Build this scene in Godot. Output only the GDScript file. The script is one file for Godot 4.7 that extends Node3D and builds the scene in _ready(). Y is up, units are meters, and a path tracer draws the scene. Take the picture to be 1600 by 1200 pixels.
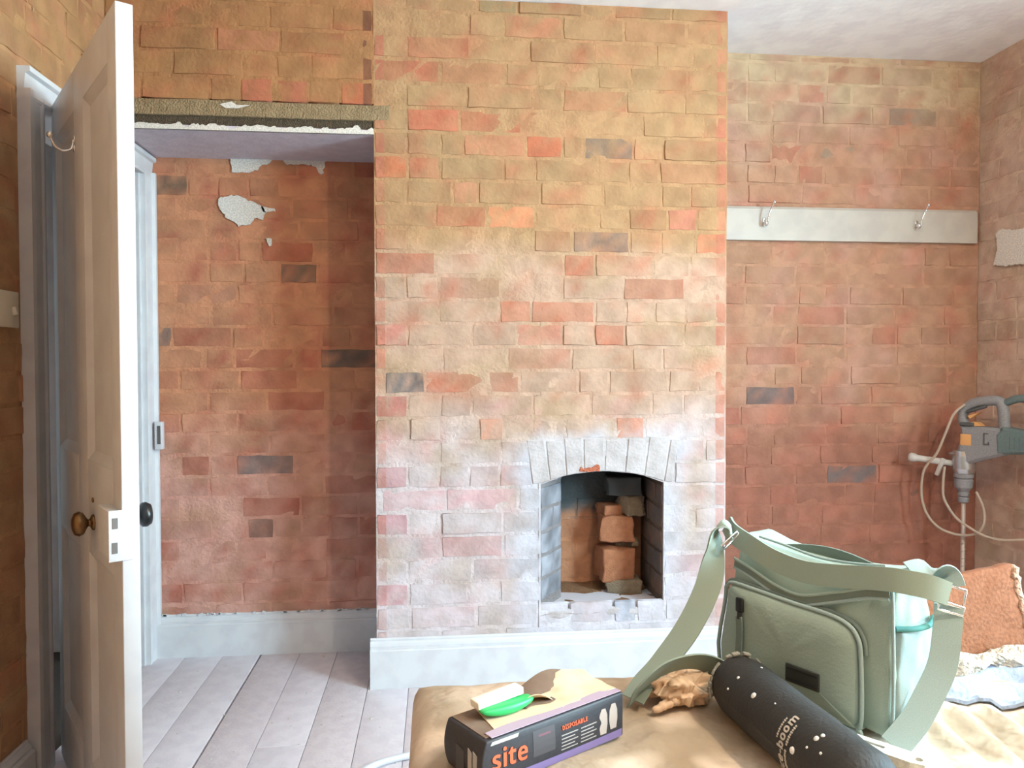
extends Node3D

const ROOM_H := 2.4
const X_LEFT := -1.03      # left wall
const X_RIGHT := 2.354     # right wall
const Z_REAR := 4.1        # wall behind the camera
const BX0 := -0.146        # chimney breast, left edge
const BX1 := 1.115         # chimney breast, right edge
const DL := 0.37           # depth of the alcove left of the breast
const DR := 0.354          # depth of the alcove right of it
const TINT := Color(0.98, 1.1, 1.22)   # even gain on all brick colours, offsetting warm bounced light
const BED := 0.55          # top of the bed

var rng := RandomNumberGenerator.new()
var nz := FastNoiseLite.new()
var nz2 := FastNoiseLite.new()
var M := {}
var uv_ex := Vector3.RIGHT      # the direction that brickwork textures run along


# ---------------------------------------------------------------- helpers
func lin(r: float, g: float, b: float) -> Color:
	return Color(r / 255.0, g / 255.0, b / 255.0).srgb_to_linear()


func srgb(r: float, g: float, b: float) -> Color:
	return Color(r / 255.0, g / 255.0, b / 255.0)


func noise_tex(freq: float, oct: int, c0: Color, c1: Color, lo := 0.25, hi := 0.75, kind := FastNoiseLite.TYPE_SIMPLEX_SMOOTH, sd := 1, size := 512) -> NoiseTexture2D:
	var n := FastNoiseLite.new()
	n.noise_type = kind
	n.frequency = freq
	n.fractal_octaves = oct
	n.seed = sd
	var t := NoiseTexture2D.new()
	t.width = size
	t.height = size
	t.seamless = true
	t.noise = n
	var g := Gradient.new()
	g.offsets = PackedFloat32Array([lo, hi])
	g.colors = PackedColorArray([c0, c1])
	t.color_ramp = g
	return t


func mat(col: Color, rough := 0.8, tex: Texture2D = null, tex_scale := 1.0, bump: Texture2D = null, bump_cm := 0.0) -> StandardMaterial3D:
	var m := StandardMaterial3D.new()
	m.albedo_color = col
	m.roughness = rough
	m.cull_mode = BaseMaterial3D.CULL_DISABLED
	if tex or bump:
		m.uv1_triplanar = true
		m.uv1_world_triplanar = true
		m.uv1_scale = Vector3.ONE * tex_scale
	if tex:
		m.albedo_texture = tex
	if bump:
		m.heightmap_enabled = true
		m.heightmap_texture = bump
		m.heightmap_scale = bump_cm
	return m


func tinted(m: StandardMaterial3D) -> StandardMaterial3D:
	m.vertex_color_use_as_albedo = true
	return m


func begin() -> SurfaceTool:
	var st := SurfaceTool.new()
	st.begin(Mesh.PRIMITIVE_TRIANGLES)
	return st


# a, b, c, d run counter-clockwise seen from outside
func tri(st: SurfaceTool, a: Vector3, b: Vector3, c: Vector3, g := -1) -> void:
	st.set_smooth_group(g)
	st.add_vertex(a)
	st.set_smooth_group(g)
	st.add_vertex(c)
	st.set_smooth_group(g)
	st.add_vertex(b)


func quad(st: SurfaceTool, a: Vector3, b: Vector3, c: Vector3, d: Vector3, g := -1) -> void:
	tri(st, a, b, c, g)
	tri(st, a, c, d, g)


func ctri(st: SurfaceTool, v: Array, c: Array, i: int, j: int, k: int, g: int) -> void:
	for q in [i, k, j]:
		st.set_smooth_group(g)
		st.set_color(c[q])
		st.set_uv(Vector2(v[q].dot(uv_ex), -v[q].y))
		st.add_vertex(v[q])


func obj(called: String, st: SurfaceTool, m: Material, parent: Node = self) -> MeshInstance3D:
	st.generate_normals()
	var o := MeshInstance3D.new()
	o.name = called
	o.mesh = st.commit()
	o.material_override = m
	parent.add_child(o, true)
	return o


func tag(o: Node, label: String, category: String, group := "", kind := "") -> Node:
	o.set_meta("label", label)
	o.set_meta("category", category)
	if group:
		o.set_meta("group", group)
	if kind:
		o.set_meta("kind", kind)
	return o


func thing(called: String, label: String, category: String, at := Vector3.ZERO, kind := "") -> Node3D:
	var o := Node3D.new()
	o.name = called
	add_child(o, true)
	o.position = at
	tag(o, label, category, "", kind)
	return o


# a box with rounded edges: size s, centre c, radius r; basis b turns it; warp moves its points
func rbox(st: SurfaceTool, c: Vector3, s: Vector3, r := 0.004, b := Basis.IDENTITY, n := 1, warp = null) -> void:
	var h := s / 2.0
	r = minf(r, minf(h.x, minf(h.y, h.z)) * 0.98)
	for ax in 3:
		for sg in [-1.0, 1.0]:
			var u := (ax + 1) % 3
			var v := (ax + 2) % 3
			var lu := _lines(h[u], r, n)
			var lv := _lines(h[v], r, n)
			var grid := []
			for i in lu.size():
				var row := []
				for j in lv.size():
					var p := Vector3.ZERO
					p[ax] = h[ax] * sg
					p[u] = lu[i]
					p[v] = lv[j]
					var q := Vector3(clampf(p.x, -h.x + r, h.x - r), clampf(p.y, -h.y + r, h.y - r), clampf(p.z, -h.z + r, h.z - r))
					var d := p - q
					if d.length() > 1e-6:
						p = q + d.normalized() * r
					if warp != null:
						p = warp.call(p)
					row.append(c + b * p)
				grid.append(row)
			for i in lu.size() - 1:
				for j in lv.size() - 1:
					if sg > 0:
						quad(st, grid[i][j], grid[i + 1][j], grid[i + 1][j + 1], grid[i][j + 1], 0)
					else:
						quad(st, grid[i][j], grid[i][j + 1], grid[i + 1][j + 1], grid[i + 1][j], 0)


func _lines(h: float, r: float, n: int) -> Array:
	var a := [-h, -h + r * 0.35, -h + r]
	for k in range(1, n):
		a.append(lerpf(-h + r, h - r, float(k) / n))
	a.append_array([h - r, h - r * 0.35, h])
	return a


func box(st: SurfaceTool, c: Vector3, s: Vector3, b := Basis.IDENTITY) -> void:
	var h := s / 2.0
	var p := func(x, y, z): return c + b * Vector3(x * h.x, y * h.y, z * h.z)
	quad(st, p.call(-1, -1, 1), p.call(1, -1, 1), p.call(1, 1, 1), p.call(-1, 1, 1))
	quad(st, p.call(1, -1, -1), p.call(-1, -1, -1), p.call(-1, 1, -1), p.call(1, 1, -1))
	quad(st, p.call(1, -1, 1), p.call(1, -1, -1), p.call(1, 1, -1), p.call(1, 1, 1))
	quad(st, p.call(-1, -1, -1), p.call(-1, -1, 1), p.call(-1, 1, 1), p.call(-1, 1, -1))
	quad(st, p.call(-1, 1, 1), p.call(1, 1, 1), p.call(1, 1, -1), p.call(-1, 1, -1))
	quad(st, p.call(-1, -1, -1), p.call(1, -1, -1), p.call(1, -1, 1), p.call(-1, -1, 1))


func span(st: SurfaceTool, a: Vector3, b: Vector3) -> void:
	box(st, (a + b) / 2.0, (b - a).abs())


# outline pts (counter-clockwise, 2D) in the plane ex, ey at o, pushed out to depth along ex x ey
func prism(st: SurfaceTool, pts: Array, o: Vector3, ex: Vector3, ey: Vector3, depth: float, bevel := 0.0) -> void:
	var ez := ex.cross(ey).normalized()
	var poly := PackedVector2Array(pts)
	if Geometry2D.is_polygon_clockwise(poly):
		poly.reverse()
	var inner := poly
	if bevel > 0.0:
		var r := Geometry2D.offset_polygon(poly, -bevel, Geometry2D.JOIN_MITER)
		if r.size() == 1 and r[0].size() == poly.size():
			inner = r[0]
			if Geometry2D.is_polygon_clockwise(inner):
				inner.reverse()
			var best := 0
			for k in inner.size():
				if inner[k].distance_to(poly[0]) < inner[best].distance_to(poly[0]):
					best = k
			var turned := PackedVector2Array()
			for k in inner.size():
				turned.append(inner[(best + k) % inner.size()])
			inner = turned
		else:
			bevel = 0.0
	var at := func(p: Vector2, z: float): return o + ex * p.x + ey * p.y + ez * z
	var ids := Geometry2D.triangulate_polygon(inner)
	for k in range(0, ids.size(), 3):
		var a := inner[ids[k]]
		var b := inner[ids[k + 1]]
		var c := inner[ids[k + 2]]
		if (b - a).cross(c - a) < 0:
			var t := b
			b = c
			c = t
		tri(st, at.call(a, depth), at.call(b, depth), at.call(c, depth))
		tri(st, at.call(a, 0.0), at.call(c, 0.0), at.call(b, 0.0))
	var n := poly.size()
	for k in n:
		var q := (k + 1) % n
		quad(st, at.call(poly[k], bevel), at.call(poly[q], bevel), at.call(poly[q], depth - bevel), at.call(poly[k], depth - bevel))
		if bevel > 0.0:
			quad(st, at.call(poly[k], depth - bevel), at.call(poly[q], depth - bevel), at.call(inner[q], depth), at.call(inner[k], depth))
			quad(st, at.call(inner[k], 0.0), at.call(inner[q], 0.0), at.call(poly[q], bevel), at.call(poly[k], bevel))


func smooth_path(pts: Array, per := 6) -> Array:
	var out := []
	for i in pts.size() - 1:
		var a: Vector3 = pts[maxi(i - 1, 0)]
		var b: Vector3 = pts[i]
		var c: Vector3 = pts[i + 1]
		var d: Vector3 = pts[mini(i + 2, pts.size() - 1)]
		for k in per:
			out.append(b.cubic_interpolate(c, a, d, float(k) / per))
	out.append(pts[-1])
	return out


func tube(st: SurfaceTool, path: Array, r0: float, r1 := -1.0, sides := 10) -> void:
	if r1 < 0.0:
		r1 = r0
	var rings := []
	var up := Vector3.UP
	var t0: Vector3 = (path[1] - path[0]).normalized()
	if absf(t0.dot(up)) > 0.9:
		up = Vector3.RIGHT
	var side := t0.cross(up).normalized()
	for i in path.size():
		var t: Vector3 = (path[mini(i + 1, path.size() - 1)] - path[maxi(i - 1, 0)]).normalized()
		side = (side - t * side.dot(t)).normalized()
		var other := t.cross(side)
		var r := lerpf(r0, r1, float(i) / (path.size() - 1))
		var ring := []
		for k in sides:
			var a := TAU * k / sides
			ring.append(path[i] + (side * cos(a) + other * sin(a)) * r)
		rings.append(ring)
	for i in rings.size() - 1:
		for k in sides:
			var q := (k + 1) % sides
			quad(st, rings[i][k], rings[i][q], rings[i + 1][q], rings[i + 1][k], 0)
	for k in sides:
		var q := (k + 1) % sides
		tri(st, path[0], rings[0][q], rings[0][k], 1)
		tri(st, path[-1], rings[-1][k], rings[-1][q], 2)


# profile: Vector2(radius, along) ; axis from o along ax
func lathe(st: SurfaceTool, prof: Array, o: Vector3, ax: Vector3, segs := 24, hard := false) -> void:
	ax = ax.normalized()
	var e := ax.cross(Vector3.UP if absf(ax.y) < 0.9 else Vector3.RIGHT).normalized()
	var f := ax.cross(e)
	for i in prof.size() - 1:
		for k in segs:
			var a := TAU * k / segs
			var b := TAU * (k + 1) / segs
			var d0 := e * cos(a) + f * sin(a)
			var d1 := e * cos(b) + f * sin(b)
			var p: Vector2 = prof[i]
			var q: Vector2 = prof[i + 1]
			var g := i + 1 if hard else 0
			if p.x > 1e-5:
				tri(st, o + ax * p.y + d0 * p.x, o + ax * p.y + d1 * p.x, o + ax * q.y + d1 * q.x, g)
			if q.x > 1e-5:
				tri(st, o + ax * p.y + d0 * p.x, o + ax * q.y + d1 * q.x, o + ax * q.y + d0 * q.x, g)


# a woven band: centre line, the direction across it at each point, width, thickness
func ribbon(st: SurfaceTool, path: Array, across: Array, width: float, thick: float) -> void:
	var n := path.size()
	var rows := []
	for i in n:
		var t: Vector3 = (path[mini(i + 1, n - 1)] - path[maxi(i - 1, 0)]).normalized()
		var w: Vector3 = across[i]
		w = (w - t * w.dot(t)).normalized()
		var m := t.cross(w)
		var row := []
		for s in [[-1, -1], [1, -1], [1, 1], [-1, 1]]:
			row.append(path[i] + w * s[0] * width / 2 + m * s[1] * thick / 2)
		rows.append(row)
	for i in n - 1:
		for k in 4:
			var q := (k + 1) % 4
			quad(st, rows[i][q], rows[i][k], rows[i + 1][k], rows[i + 1][q], k + 1)
	quad(st, rows[0][0], rows[0][1], rows[0][2], rows[0][3])
	quad(st, rows[-1][3], rows[-1][2], rows[-1][1], rows[-1][0])


# a sheet: f(u, v) for u, v in 0..1, two layers thick apart
func sheet(st: SurfaceTool, nu: int, nv: int, f: Callable, thick := 0.0) -> void:
	var top := []
	for i in nu + 1:
		var row := []
		for j in nv + 1:
			row.append(f.call(float(i) / nu, float(j) / nv))
		top.append(row)
	for i in nu:
		for j in nv:
			quad(st, top[i][j], top[i][j + 1], top[i + 1][j + 1], top[i + 1][j], 0)
			if thick > 0.0:
				var d := Vector3(0, -thick, 0)
				quad(st, top[i][j] + d, top[i + 1][j] + d, top[i + 1][j + 1] + d, top[i][j + 1] + d, 1)
	if thick > 0.0:
		var d := Vector3(0, -thick, 0)
		for i in nu:
			quad(st, top[i][0] + d, top[i][0], top[i + 1][0], top[i + 1][0] + d)
			quad(st, top[i][nv], top[i][nv] + d, top[i + 1][nv] + d, top[i + 1][nv])
		for j in nv:
			quad(st, top[0][j], top[0][j] + d, top[0][j + 1] + d, top[0][j + 1])
			quad(st, top[nu][j] + d, top[nu][j], top[nu][j + 1], top[nu][j + 1] + d)


func lettering(called: String, text: String, height: float, m: Material, parent: Node, bold := true, place = null) -> void:
	var f := SystemFont.new()
	f.font_names = PackedStringArray(["Droid Sans"])
	f.font_weight = 700 if bold else 400
	var t := TextMesh.new()
	t.font = f
	t.text = text
	t.font_size = 64
	t.pixel_size = height / 46.0
	t.depth = 0.0006
	t.curve_step = 2.0
	var arr := t.get_mesh_arrays()
	var v: PackedVector3Array = arr[Mesh.ARRAY_VERTEX]
	var ids: PackedInt32Array = arr[Mesh.ARRAY_INDEX]
	var st := begin()
	for k in range(0, ids.size(), 3):
		for q in 3:
			st.set_smooth_group(-1)
			st.add_vertex(place.call(v[ids[k + q]]))
	obj(called, st, m, parent)


# ---------------------------------------------------------------- brickwork
# o: lower corner, ex: along the wall, en: towards the room. opt: rows from v0, special bricks, holes, tone(u, v) -> linear colour
func brickwork(parent: Node3D, o: Vector3, ex: Vector3, en: Vector3, w: float, h: float, v0: float, special: Array, holes: Array, tone: Callable, edge0 := 0.0, edge1 := 0.0) -> void:
	var ch := 0.083
	uv_ex = ex
	var rows := int(ceil((h - v0) / ch))
	for r in range(-1, rows):
		var y0 := maxf(v0 + r * ch + 0.004, 0.0)
		var y1 := minf(v0 + (r + 1) * ch - 0.004, h)
		if y1 - y0 < 0.02:
			continue
		var yc := v0 + (r + 0.5) * ch
		var taken := []      # [x0, x1, colour or null]
		for s in special:
			if absf(s[2] - yc) < ch * 0.5:
				taken.append([s[0], s[1], s[3]])
		for q in holes:      # [x0, x1, y0, y1]
			if yc > q[2] and yc < q[3]:
				taken.append([q[0], q[1], null])
		taken.sort_custom(func(a, b): return a[0] < b[0])
		var x := 0.0
		var spans := []
		for t in taken:
			if t[0] - x > 0.03:
				spans.append_array(_split(x, t[0], r, x == 0.0))
			spans.append(t)
			x = t[1]
		if w - x > 0.03:
			spans.append_array(_split(x, w, r, x == 0.0))
		for s in spans:
			if s.size() == 3 and s[2] == null:
				continue
			var own = null if s.size() == 2 else s[2]
			_brick(parent, o, ex, en, s[0] + 0.003, s[1] - 0.003, y0, y1, own, tone, edge0 if s[0] < 0.01 else 0.0, edge1 if s[1] > w - 0.01 else 0.0)


func _split(a: float, b: float, row: int, at_edge: bool) -> Array:
	var out := []
	var x := a
	var first := at_edge
	while b - x > 0.001:
		var l := 0.222
		if first:
			l = 0.112 if row % 2 == 0 else 0.222
			first = false
		elif rng.randf() < 0.4:
			l = 0.112
		l *= rng.randf_range(0.94, 1.05)
		if b - x - l < 0.07:
			l = b - x
			if l > 0.25:
				l *= 0.5
		out.append([x, x + l])
		x += l
	return out


func _brick(parent: Node3D, o: Vector3, ex: Vector3, en: Vector3, x0: float, x1: float, y0: float, y1: float, own, tone: Callable, e0: float, e1: float) -> void:
	var xs := []
	var n := 3 if x1 - x0 < 0.13 else 5
	for k in n + 1:
		xs.append(lerpf(x0 + 0.003, x1 - 0.003, float(k) / n))
	if e0 > 0.0:
		xs.append(x0 + e0)
		xs.append(x0 + e0 + 0.004)
	if e1 > 0.0:
		xs.append(x1 - e1)
		xs.append(x1 - e1 - 0.004)
	xs.sort()
	var ys := [y0 + 0.003, (y0 + y1) / 2.0, y1 - 0.003]
	var proud := rng.randf_range(-0.0008, 0.0020) if rng.randf() < 0.8 else rng.randf_range(-0.0035, 0.005)
	var shade := rng.randf_range(0.9, 1.06)
	var red := rng.randf()
	var kind: float = pow(maxf(red - 0.74, 0.0) / 0.26, 2.0) * 0.6
	var v := []
	var c := []
	var m := xs.size()
	for j in 3:
		for i in m:
			var u: float = xs[i]
			var t: float = ys[j]
			var rim: bool = i == 0 or i == m - 1 or j != 1
			var jx := rng.randf_range(-0.0025, 0.0025) if (i == 0 or i == m - 1) else 0.0
			var jy := rng.randf_range(-0.0025, 0.0025) if j != 1 else 0.0
			var z := proud + nz2.get_noise_2d(u * 900.0, t * 900.0 + o.z * 50.0) * 0.0022 - (0.0008 if rim else 0.0)
			v.append(o + ex * (u + jx) + Vector3.UP * (t + jy) + en * z)
			var col: Color = tone.call(u, t, kind)
			if own != null:
				var q := clampf(0.74 + nz.get_noise_2d(u * 300.0, t * 300.0) * 1.3, 0.05, 1.0)
				col = col.lerp(own, q * 0.82)
			if (e0 > 0.0 and u < x0 + e0 + 0.001) or (e1 > 0.0 and u > x1 - e1 - 0.001):
				col = col.lerp(edge_col, minf(0.92, clampf(0.62 + nz.get_noise_2d(u * 90.0, t * 70.0) * 0.6, 0.1, 0.95) * clampf(0.35 + t * 0.5, 0.4, 1.0) * edge_gain))
			c.append(Color(col.r * shade * TINT.r, col.g * shade * TINT.g, col.b * shade * TINT.b))
	var base := m * 3
	var loop := []
	for i in m:
		loop.append(i)
	loop.append(m + m - 1)
	for i in range(m - 1, -1, -1):
		loop.append(2 * m + i)
	loop.append(m)
	for q in loop:
		var p: Vector3 = v[q]
		var d := p - o
		var u := d.dot(ex)
		var t := d.y
		var pu := x0 if u < x0 + 0.008 else (x1 if u > x1 - 0.008 else u)
		var pt := y0 if t < y0 + 0.008 else (y1 if t > y1 - 0.008 else t)
		v.append(o + ex * pu + Vector3.UP * pt - en * 0.012)
		c.append(c[q])
	var st := begin()
	var flip := ex.cross(Vector3.UP).dot(en) < 0.0
	for j in 2:
		for i in m - 1:
			var a := j * m + i
			if flip:
				ctri(st, v, c, a, a + m + 1, a + 1, 1)
				ctri(st, v, c, a, a + m, a + m + 1, 1)
			else:
				ctri(st, v, c, a, a + 1, a + m + 1, 1)
				ctri(st, v, c, a, a + m + 1, a + m, 1)
	var ln := loop.size()
	for k in ln:
		var q := (k + 1) % ln
		if flip:
			ctri(st, v, c, loop[k], loop[q], base + q, 2)
			ctri(st, v, c, loop[k], base + q, base + k, 2)
		else:
			ctri(st, v, c, loop[k], base + q, loop[q], 2)
			ctri(st, v, c, loop[k], base + k, base + q, 2)
	obj("brick", st, M.brick, parent)


# the mortar bed behind the bricks: slab front tinted by tone, thick boxes behind
func mortar(parent: Node3D, o: Vector3, ex: Vector3, en: Vector3, rects: Array, thick: float, tone: Callable) -> void:
	var st := begin()
	uv_ex = ex
	var flip := ex.cross(Vector3.UP).dot(en) < 0.0
	for r in rects:          # [x0, x1, y0, y1]
		var nx := maxi(2, int((r[1] - r[0]) / 0.05))
		var ny := maxi(2, int((r[3] - r[2]) / 0.05))
		var v := []
		var c := []
		for j in ny + 1:
			for i in nx + 1:
				var u := lerpf(r[0], r[1], float(i) / nx)
				var t := lerpf(r[2], r[3], float(j) / ny)
				v.append(o + ex * u + Vector3.UP * t - en * (0.0018 - nz2.get_noise_2d(u * 700.0, t * 700.0) * 0.0025))
				c.append(tone.call(u, t, 0.0) * TINT * 1.05)
		for j in ny:
			for i in nx:
				var a := j * (nx + 1) + i
				var b := a + nx + 1
				if flip:
					ctri(st, v, c, a, b + 1, a + 1, 0)
					ctri(st, v, c, a, b, b + 1, 0)
				else:
					ctri(st, v, c, a, a + 1, b + 1, 0)
					ctri(st, v, c, a, b + 1, b, 0)
		st.set_color(c[0])
		var p0: Vector3 = o + ex * r[0] + Vector3.UP * r[2] - en * 0.006
		var p1: Vector3 = o + ex * r[1] + Vector3.UP * r[3] - en * thick
		span(st, Vector3(minf(p0.x, p1.x), minf(p0.y, p1.y), minf(p0.z, p1.z)), Vector3(maxf(p0.x, p1.x), maxf(p0.y, p1.y), maxf(p0.z, p1.z)))
	obj("mortar_bed", st, M.mortar, parent)


# an irregular flat lump of plaster on a wall
func plaster_patch(parent: Node3D, pts: Array, o: Vector3, ex: Vector3, ey: Vector3, m: Material, called := "plaster_patch", depth := 0.005) -> void:
	var rough := []
	for i in pts.size():
		var a: Vector2 = pts[i]
		var b: Vector2 = pts[(i + 1) % pts.size()]
		var k := maxi(1, int(a.distance_to(b) / 0.008))
		for q in k:
			var p := a.lerp(b, float(q) / k)
			rough.append(p + Vector2(rng.randf_range(-0.0035, 0.0035), rng.randf_range(-0.0035, 0.0035)))
	var poly := PackedVector2Array(rough)
	if Geometry2D.triangulate_polygon(poly).is_empty():
		rough = pts
	var st := begin()
	prism(st, rough, o, ex, ey, depth)
	obj(called, st, m, parent)


# skirting profile swept from a to b, en: towards the room
func skirting(st: SurfaceTool, a: Vector3, b: Vector3, en: Vector3, h := 0.172, d := 0.025) -> void:
	var pr := [Vector2(0, 0), Vector2(d, 0), Vector2(d, h * 0.765), Vector2(d - 0.003, h * 0.79), Vector2(d - 0.009, h * 0.80), Vector2(d - 0.009, h * 0.85), Vector2(d - 0.012, h * 0.90), Vector2(d - 0.017, h * 0.94), Vector2(d - 0.017, h * 0.975), Vector2(d - 0.02, h), Vector2(0, h)]
	var dir := (b - a).normalized()
	# ex x ey must run along dir
	if en.cross(Vector3.UP).dot(dir) > 0:
		prism(st, pr, a, en, Vector3.UP, (b - a).length())
	else:
		prism(st, pr, b, en, Vector3.UP, (b - a).length())


# ---------------------------------------------------------------- colours of the walls
func _n(u: float, v: float, s: float) -> float:
	return nz.get_noise_2d(u * s, v * s)


func tone_breast(u: float, v: float, k: float) -> Color:
	var x := u + BX0
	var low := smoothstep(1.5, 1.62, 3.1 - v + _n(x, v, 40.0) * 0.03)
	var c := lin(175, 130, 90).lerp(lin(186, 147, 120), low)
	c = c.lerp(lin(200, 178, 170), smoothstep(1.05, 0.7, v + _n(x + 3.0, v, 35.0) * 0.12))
	c = c.lerp(lin(166, 132, 92), clampf(_n(x, v + 9.0, 60.0) * 1.1, 0.0, 0.5))
	var red := clampf(k + maxf(_n(x + 7.0, v, 110.0) - 0.12, 0.0) * 1.1, 0.0, 0.9)
	c = c.lerp(lin(180, 102, 74) if v > 1.0 else lin(196, 138, 128), red)
	# limewash round the fireplace
	var dx := maxf(maxf(0.375 - x, x - 0.95), 0.0)
	var dy := maxf(v - 0.84, 0.0)
	var wd := Vector2(dx, dy).length() + _n(x, v, 80.0) * 0.06
	var w := smoothstep(0.075, 0.0, wd)
	w *= 1.0 if x < 0.93 else 0.7
	c = c.lerp(lin(195, 186, 186), w * 0.85)
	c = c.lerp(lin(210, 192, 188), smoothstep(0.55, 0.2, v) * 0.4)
	return c


func tone_upper(u: float, v: float, k: float) -> Color:
	var c := lin(168, 114, 71)
	c = c.lerp(lin(148, 106, 66), clampf(_n(u, v + 4.0, 60.0), 0.0, 0.6))
	return c.lerp(lin(180, 98, 68), clampf(k + maxf(_n(u + 2.0, v, 110.0) - 0.1, 0.0) * 1.2, 0.0, 0.85))


func tone_alcove_left(u: float, v: float, k: float) -> Color:
	var c := lin(198, 130, 92)
	c = c.lerp(lin(204, 146, 124), smoothstep(1.1, 0.6, v + _n(u, v, 40.0) * 0.15))
	c = c.lerp(lin(170, 118, 84), clampf(_n(u, v + 4.0, 70.0) * 1.2, 0.0, 0.6))
	return c.lerp(lin(172, 88, 66), clampf(k + maxf(_n(u + 2.0, v, 110.0) - 0.05, 0.0) * 1.2, 0.0, 0.8))


func tone_alcove_right(u: float, v: float, k: float) -> Color:
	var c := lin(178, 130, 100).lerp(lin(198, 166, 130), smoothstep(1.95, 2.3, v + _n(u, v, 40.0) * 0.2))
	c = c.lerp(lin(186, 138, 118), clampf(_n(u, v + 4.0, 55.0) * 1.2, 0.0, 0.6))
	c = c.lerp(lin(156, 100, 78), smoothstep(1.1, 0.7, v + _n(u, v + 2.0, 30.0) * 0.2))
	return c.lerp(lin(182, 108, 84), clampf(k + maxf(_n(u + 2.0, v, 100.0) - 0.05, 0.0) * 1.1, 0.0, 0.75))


func tone_side(u: float, v: float, k: float) -> Color:
	var c := lin(186, 138, 98)
	c = c.lerp(lin(176, 150, 110), clampf(_n(u, v + 4.0, 60.0) * 1.2, 0.0, 0.7))
	c = c.lerp(lin(168, 116, 68), smoothstep(1.75, 2.0, v + _n(u, v, 40.0) * 0.1) * 0.7)
	return c.lerp(lin(178, 104, 76), clampf(k + maxf(_n(u + 2.0, v, 100.0), 0.0) * 0.9, 0.0, 0.7))


func tone_right(u: float, v: float, k: float) -> Color:
	var c := lin(200, 164, 140)
	c = c.lerp(lin(184, 154, 122), clampf(_n(u, v + 4.0, 60.0) * 1.2, 0.0, 0.7))
	return c.lerp(lin(180, 116, 92), clampf(k + maxf(_n(u + 2.0, v, 100.0), 0.0) * 0.7, 0.0, 0.6))


func tone_soot(u: float, v: float, k: float) -> Color:
	var c := lin(184, 124, 88).lerp(lin(172, 104, 74), k)
	return c.lerp(lin(84, 86, 84), smoothstep(0.53, 0.57, v + _n(u, v, 90.0) * 0.03))


func tone_jamb(u: float, v: float, k: float) -> Color:
	return lin(168, 162, 163).lerp(lin(112, 107, 107), clampf(0.4 + _n(u, v + 1.0, 160.0) * 1.3 + k * 0.3, 0.0, 0.8))


var edge_col := Color.WHITE
var edge_gain := 1.0


# ---------------------------------------------------------------- the scene
func _ready() -> void:
	rng.seed = 11
	nz.seed = 5
	nz.frequency = 0.06
	nz.fractal_octaves = 3
	nz2.seed = 9
	nz2.frequency = 0.06
	nz2.fractal_octaves = 2
	_camera_and_light()
	_materials()
	_floor_and_ceiling()
	_walls()
	_fireplace()
	_joinery()
	_door()
	_left_wall_fittings()
	_hook_board()
	_drill()
	_bed()
	_panel_and_rag()
	_bag()
	_flask()
	_glove_box()
	_small_things()


func _camera_and_light() -> void:
	var cam := Camera3D.new()
	cam.name = "camera"
	cam.fov = 53.13
	cam.near = 0.02
	cam.position = Vector3(0.0649, 1.1263, 2.7049)
	cam.rotation = Vector3(-0.0241, -0.0984, -0.0017)
	add_child(cam)
	cam.current = true
	var we := WorldEnvironment.new()
	we.name = "world"
	var env := Environment.new()
	env.background_mode = Environment.BG_SKY
	var sky := Sky.new()
	var ps := ProceduralSkyMaterial.new()
	ps.sky_top_color = Color(0.62, 0.75, 0.95)
	ps.sky_horizon_color = Color(0.85, 0.9, 0.97)
	ps.ground_bottom_color = Color(0.32, 0.32, 0.3)
	ps.ground_horizon_color = Color(0.6, 0.62, 0.62)
	ps.sky_energy_multiplier = 2.4
	sky.sky_material = ps
	env.sky = sky
	env.tonemap_mode = Environment.TONE_MAPPER_LINEAR
	env.tonemap_exposure = 1.0
	env.sdfgi_enabled = true
	env.ssao_enabled = true
	env.ssil_enabled = true
	we.environment = env
	add_child(we)
	# daylight coming in at the window of the right wall
	var day := AreaLight3D.new()
	day.name = "window_daylight"
	day.area_size = Vector2(0.96, 1.1)
	day.area_normalize_energy = true
	day.light_color = Color(0.79, 0.94, 1.0)
	day.light_energy = 24.0
	day.area_range = 12.0
	day.area_attenuation = 2.0
	day.shadow_enabled = true
	day.position = Vector3(X_RIGHT + 0.2, 1.42, 2.0)
	day.rotation = Vector3(deg_to_rad(-10.0), deg_to_rad(70.0), 0)
	add_child(day)
	# the bulb of the pendant lamp
	var bulb := OmniLight3D.new()
	bulb.name = "pendant_light"
	bulb.light_color = Color(1.0, 0.91, 0.78)
	bulb.light_energy = 1.75
	bulb.light_size = 0.035
	bulb.omni_range = 9.0
	bulb.omni_attenuation = 2.0
	bulb.shadow_enabled = true
	bulb.position = Vector3(1.165, 2.05, 2.3)
	add_child(bulb)


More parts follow.
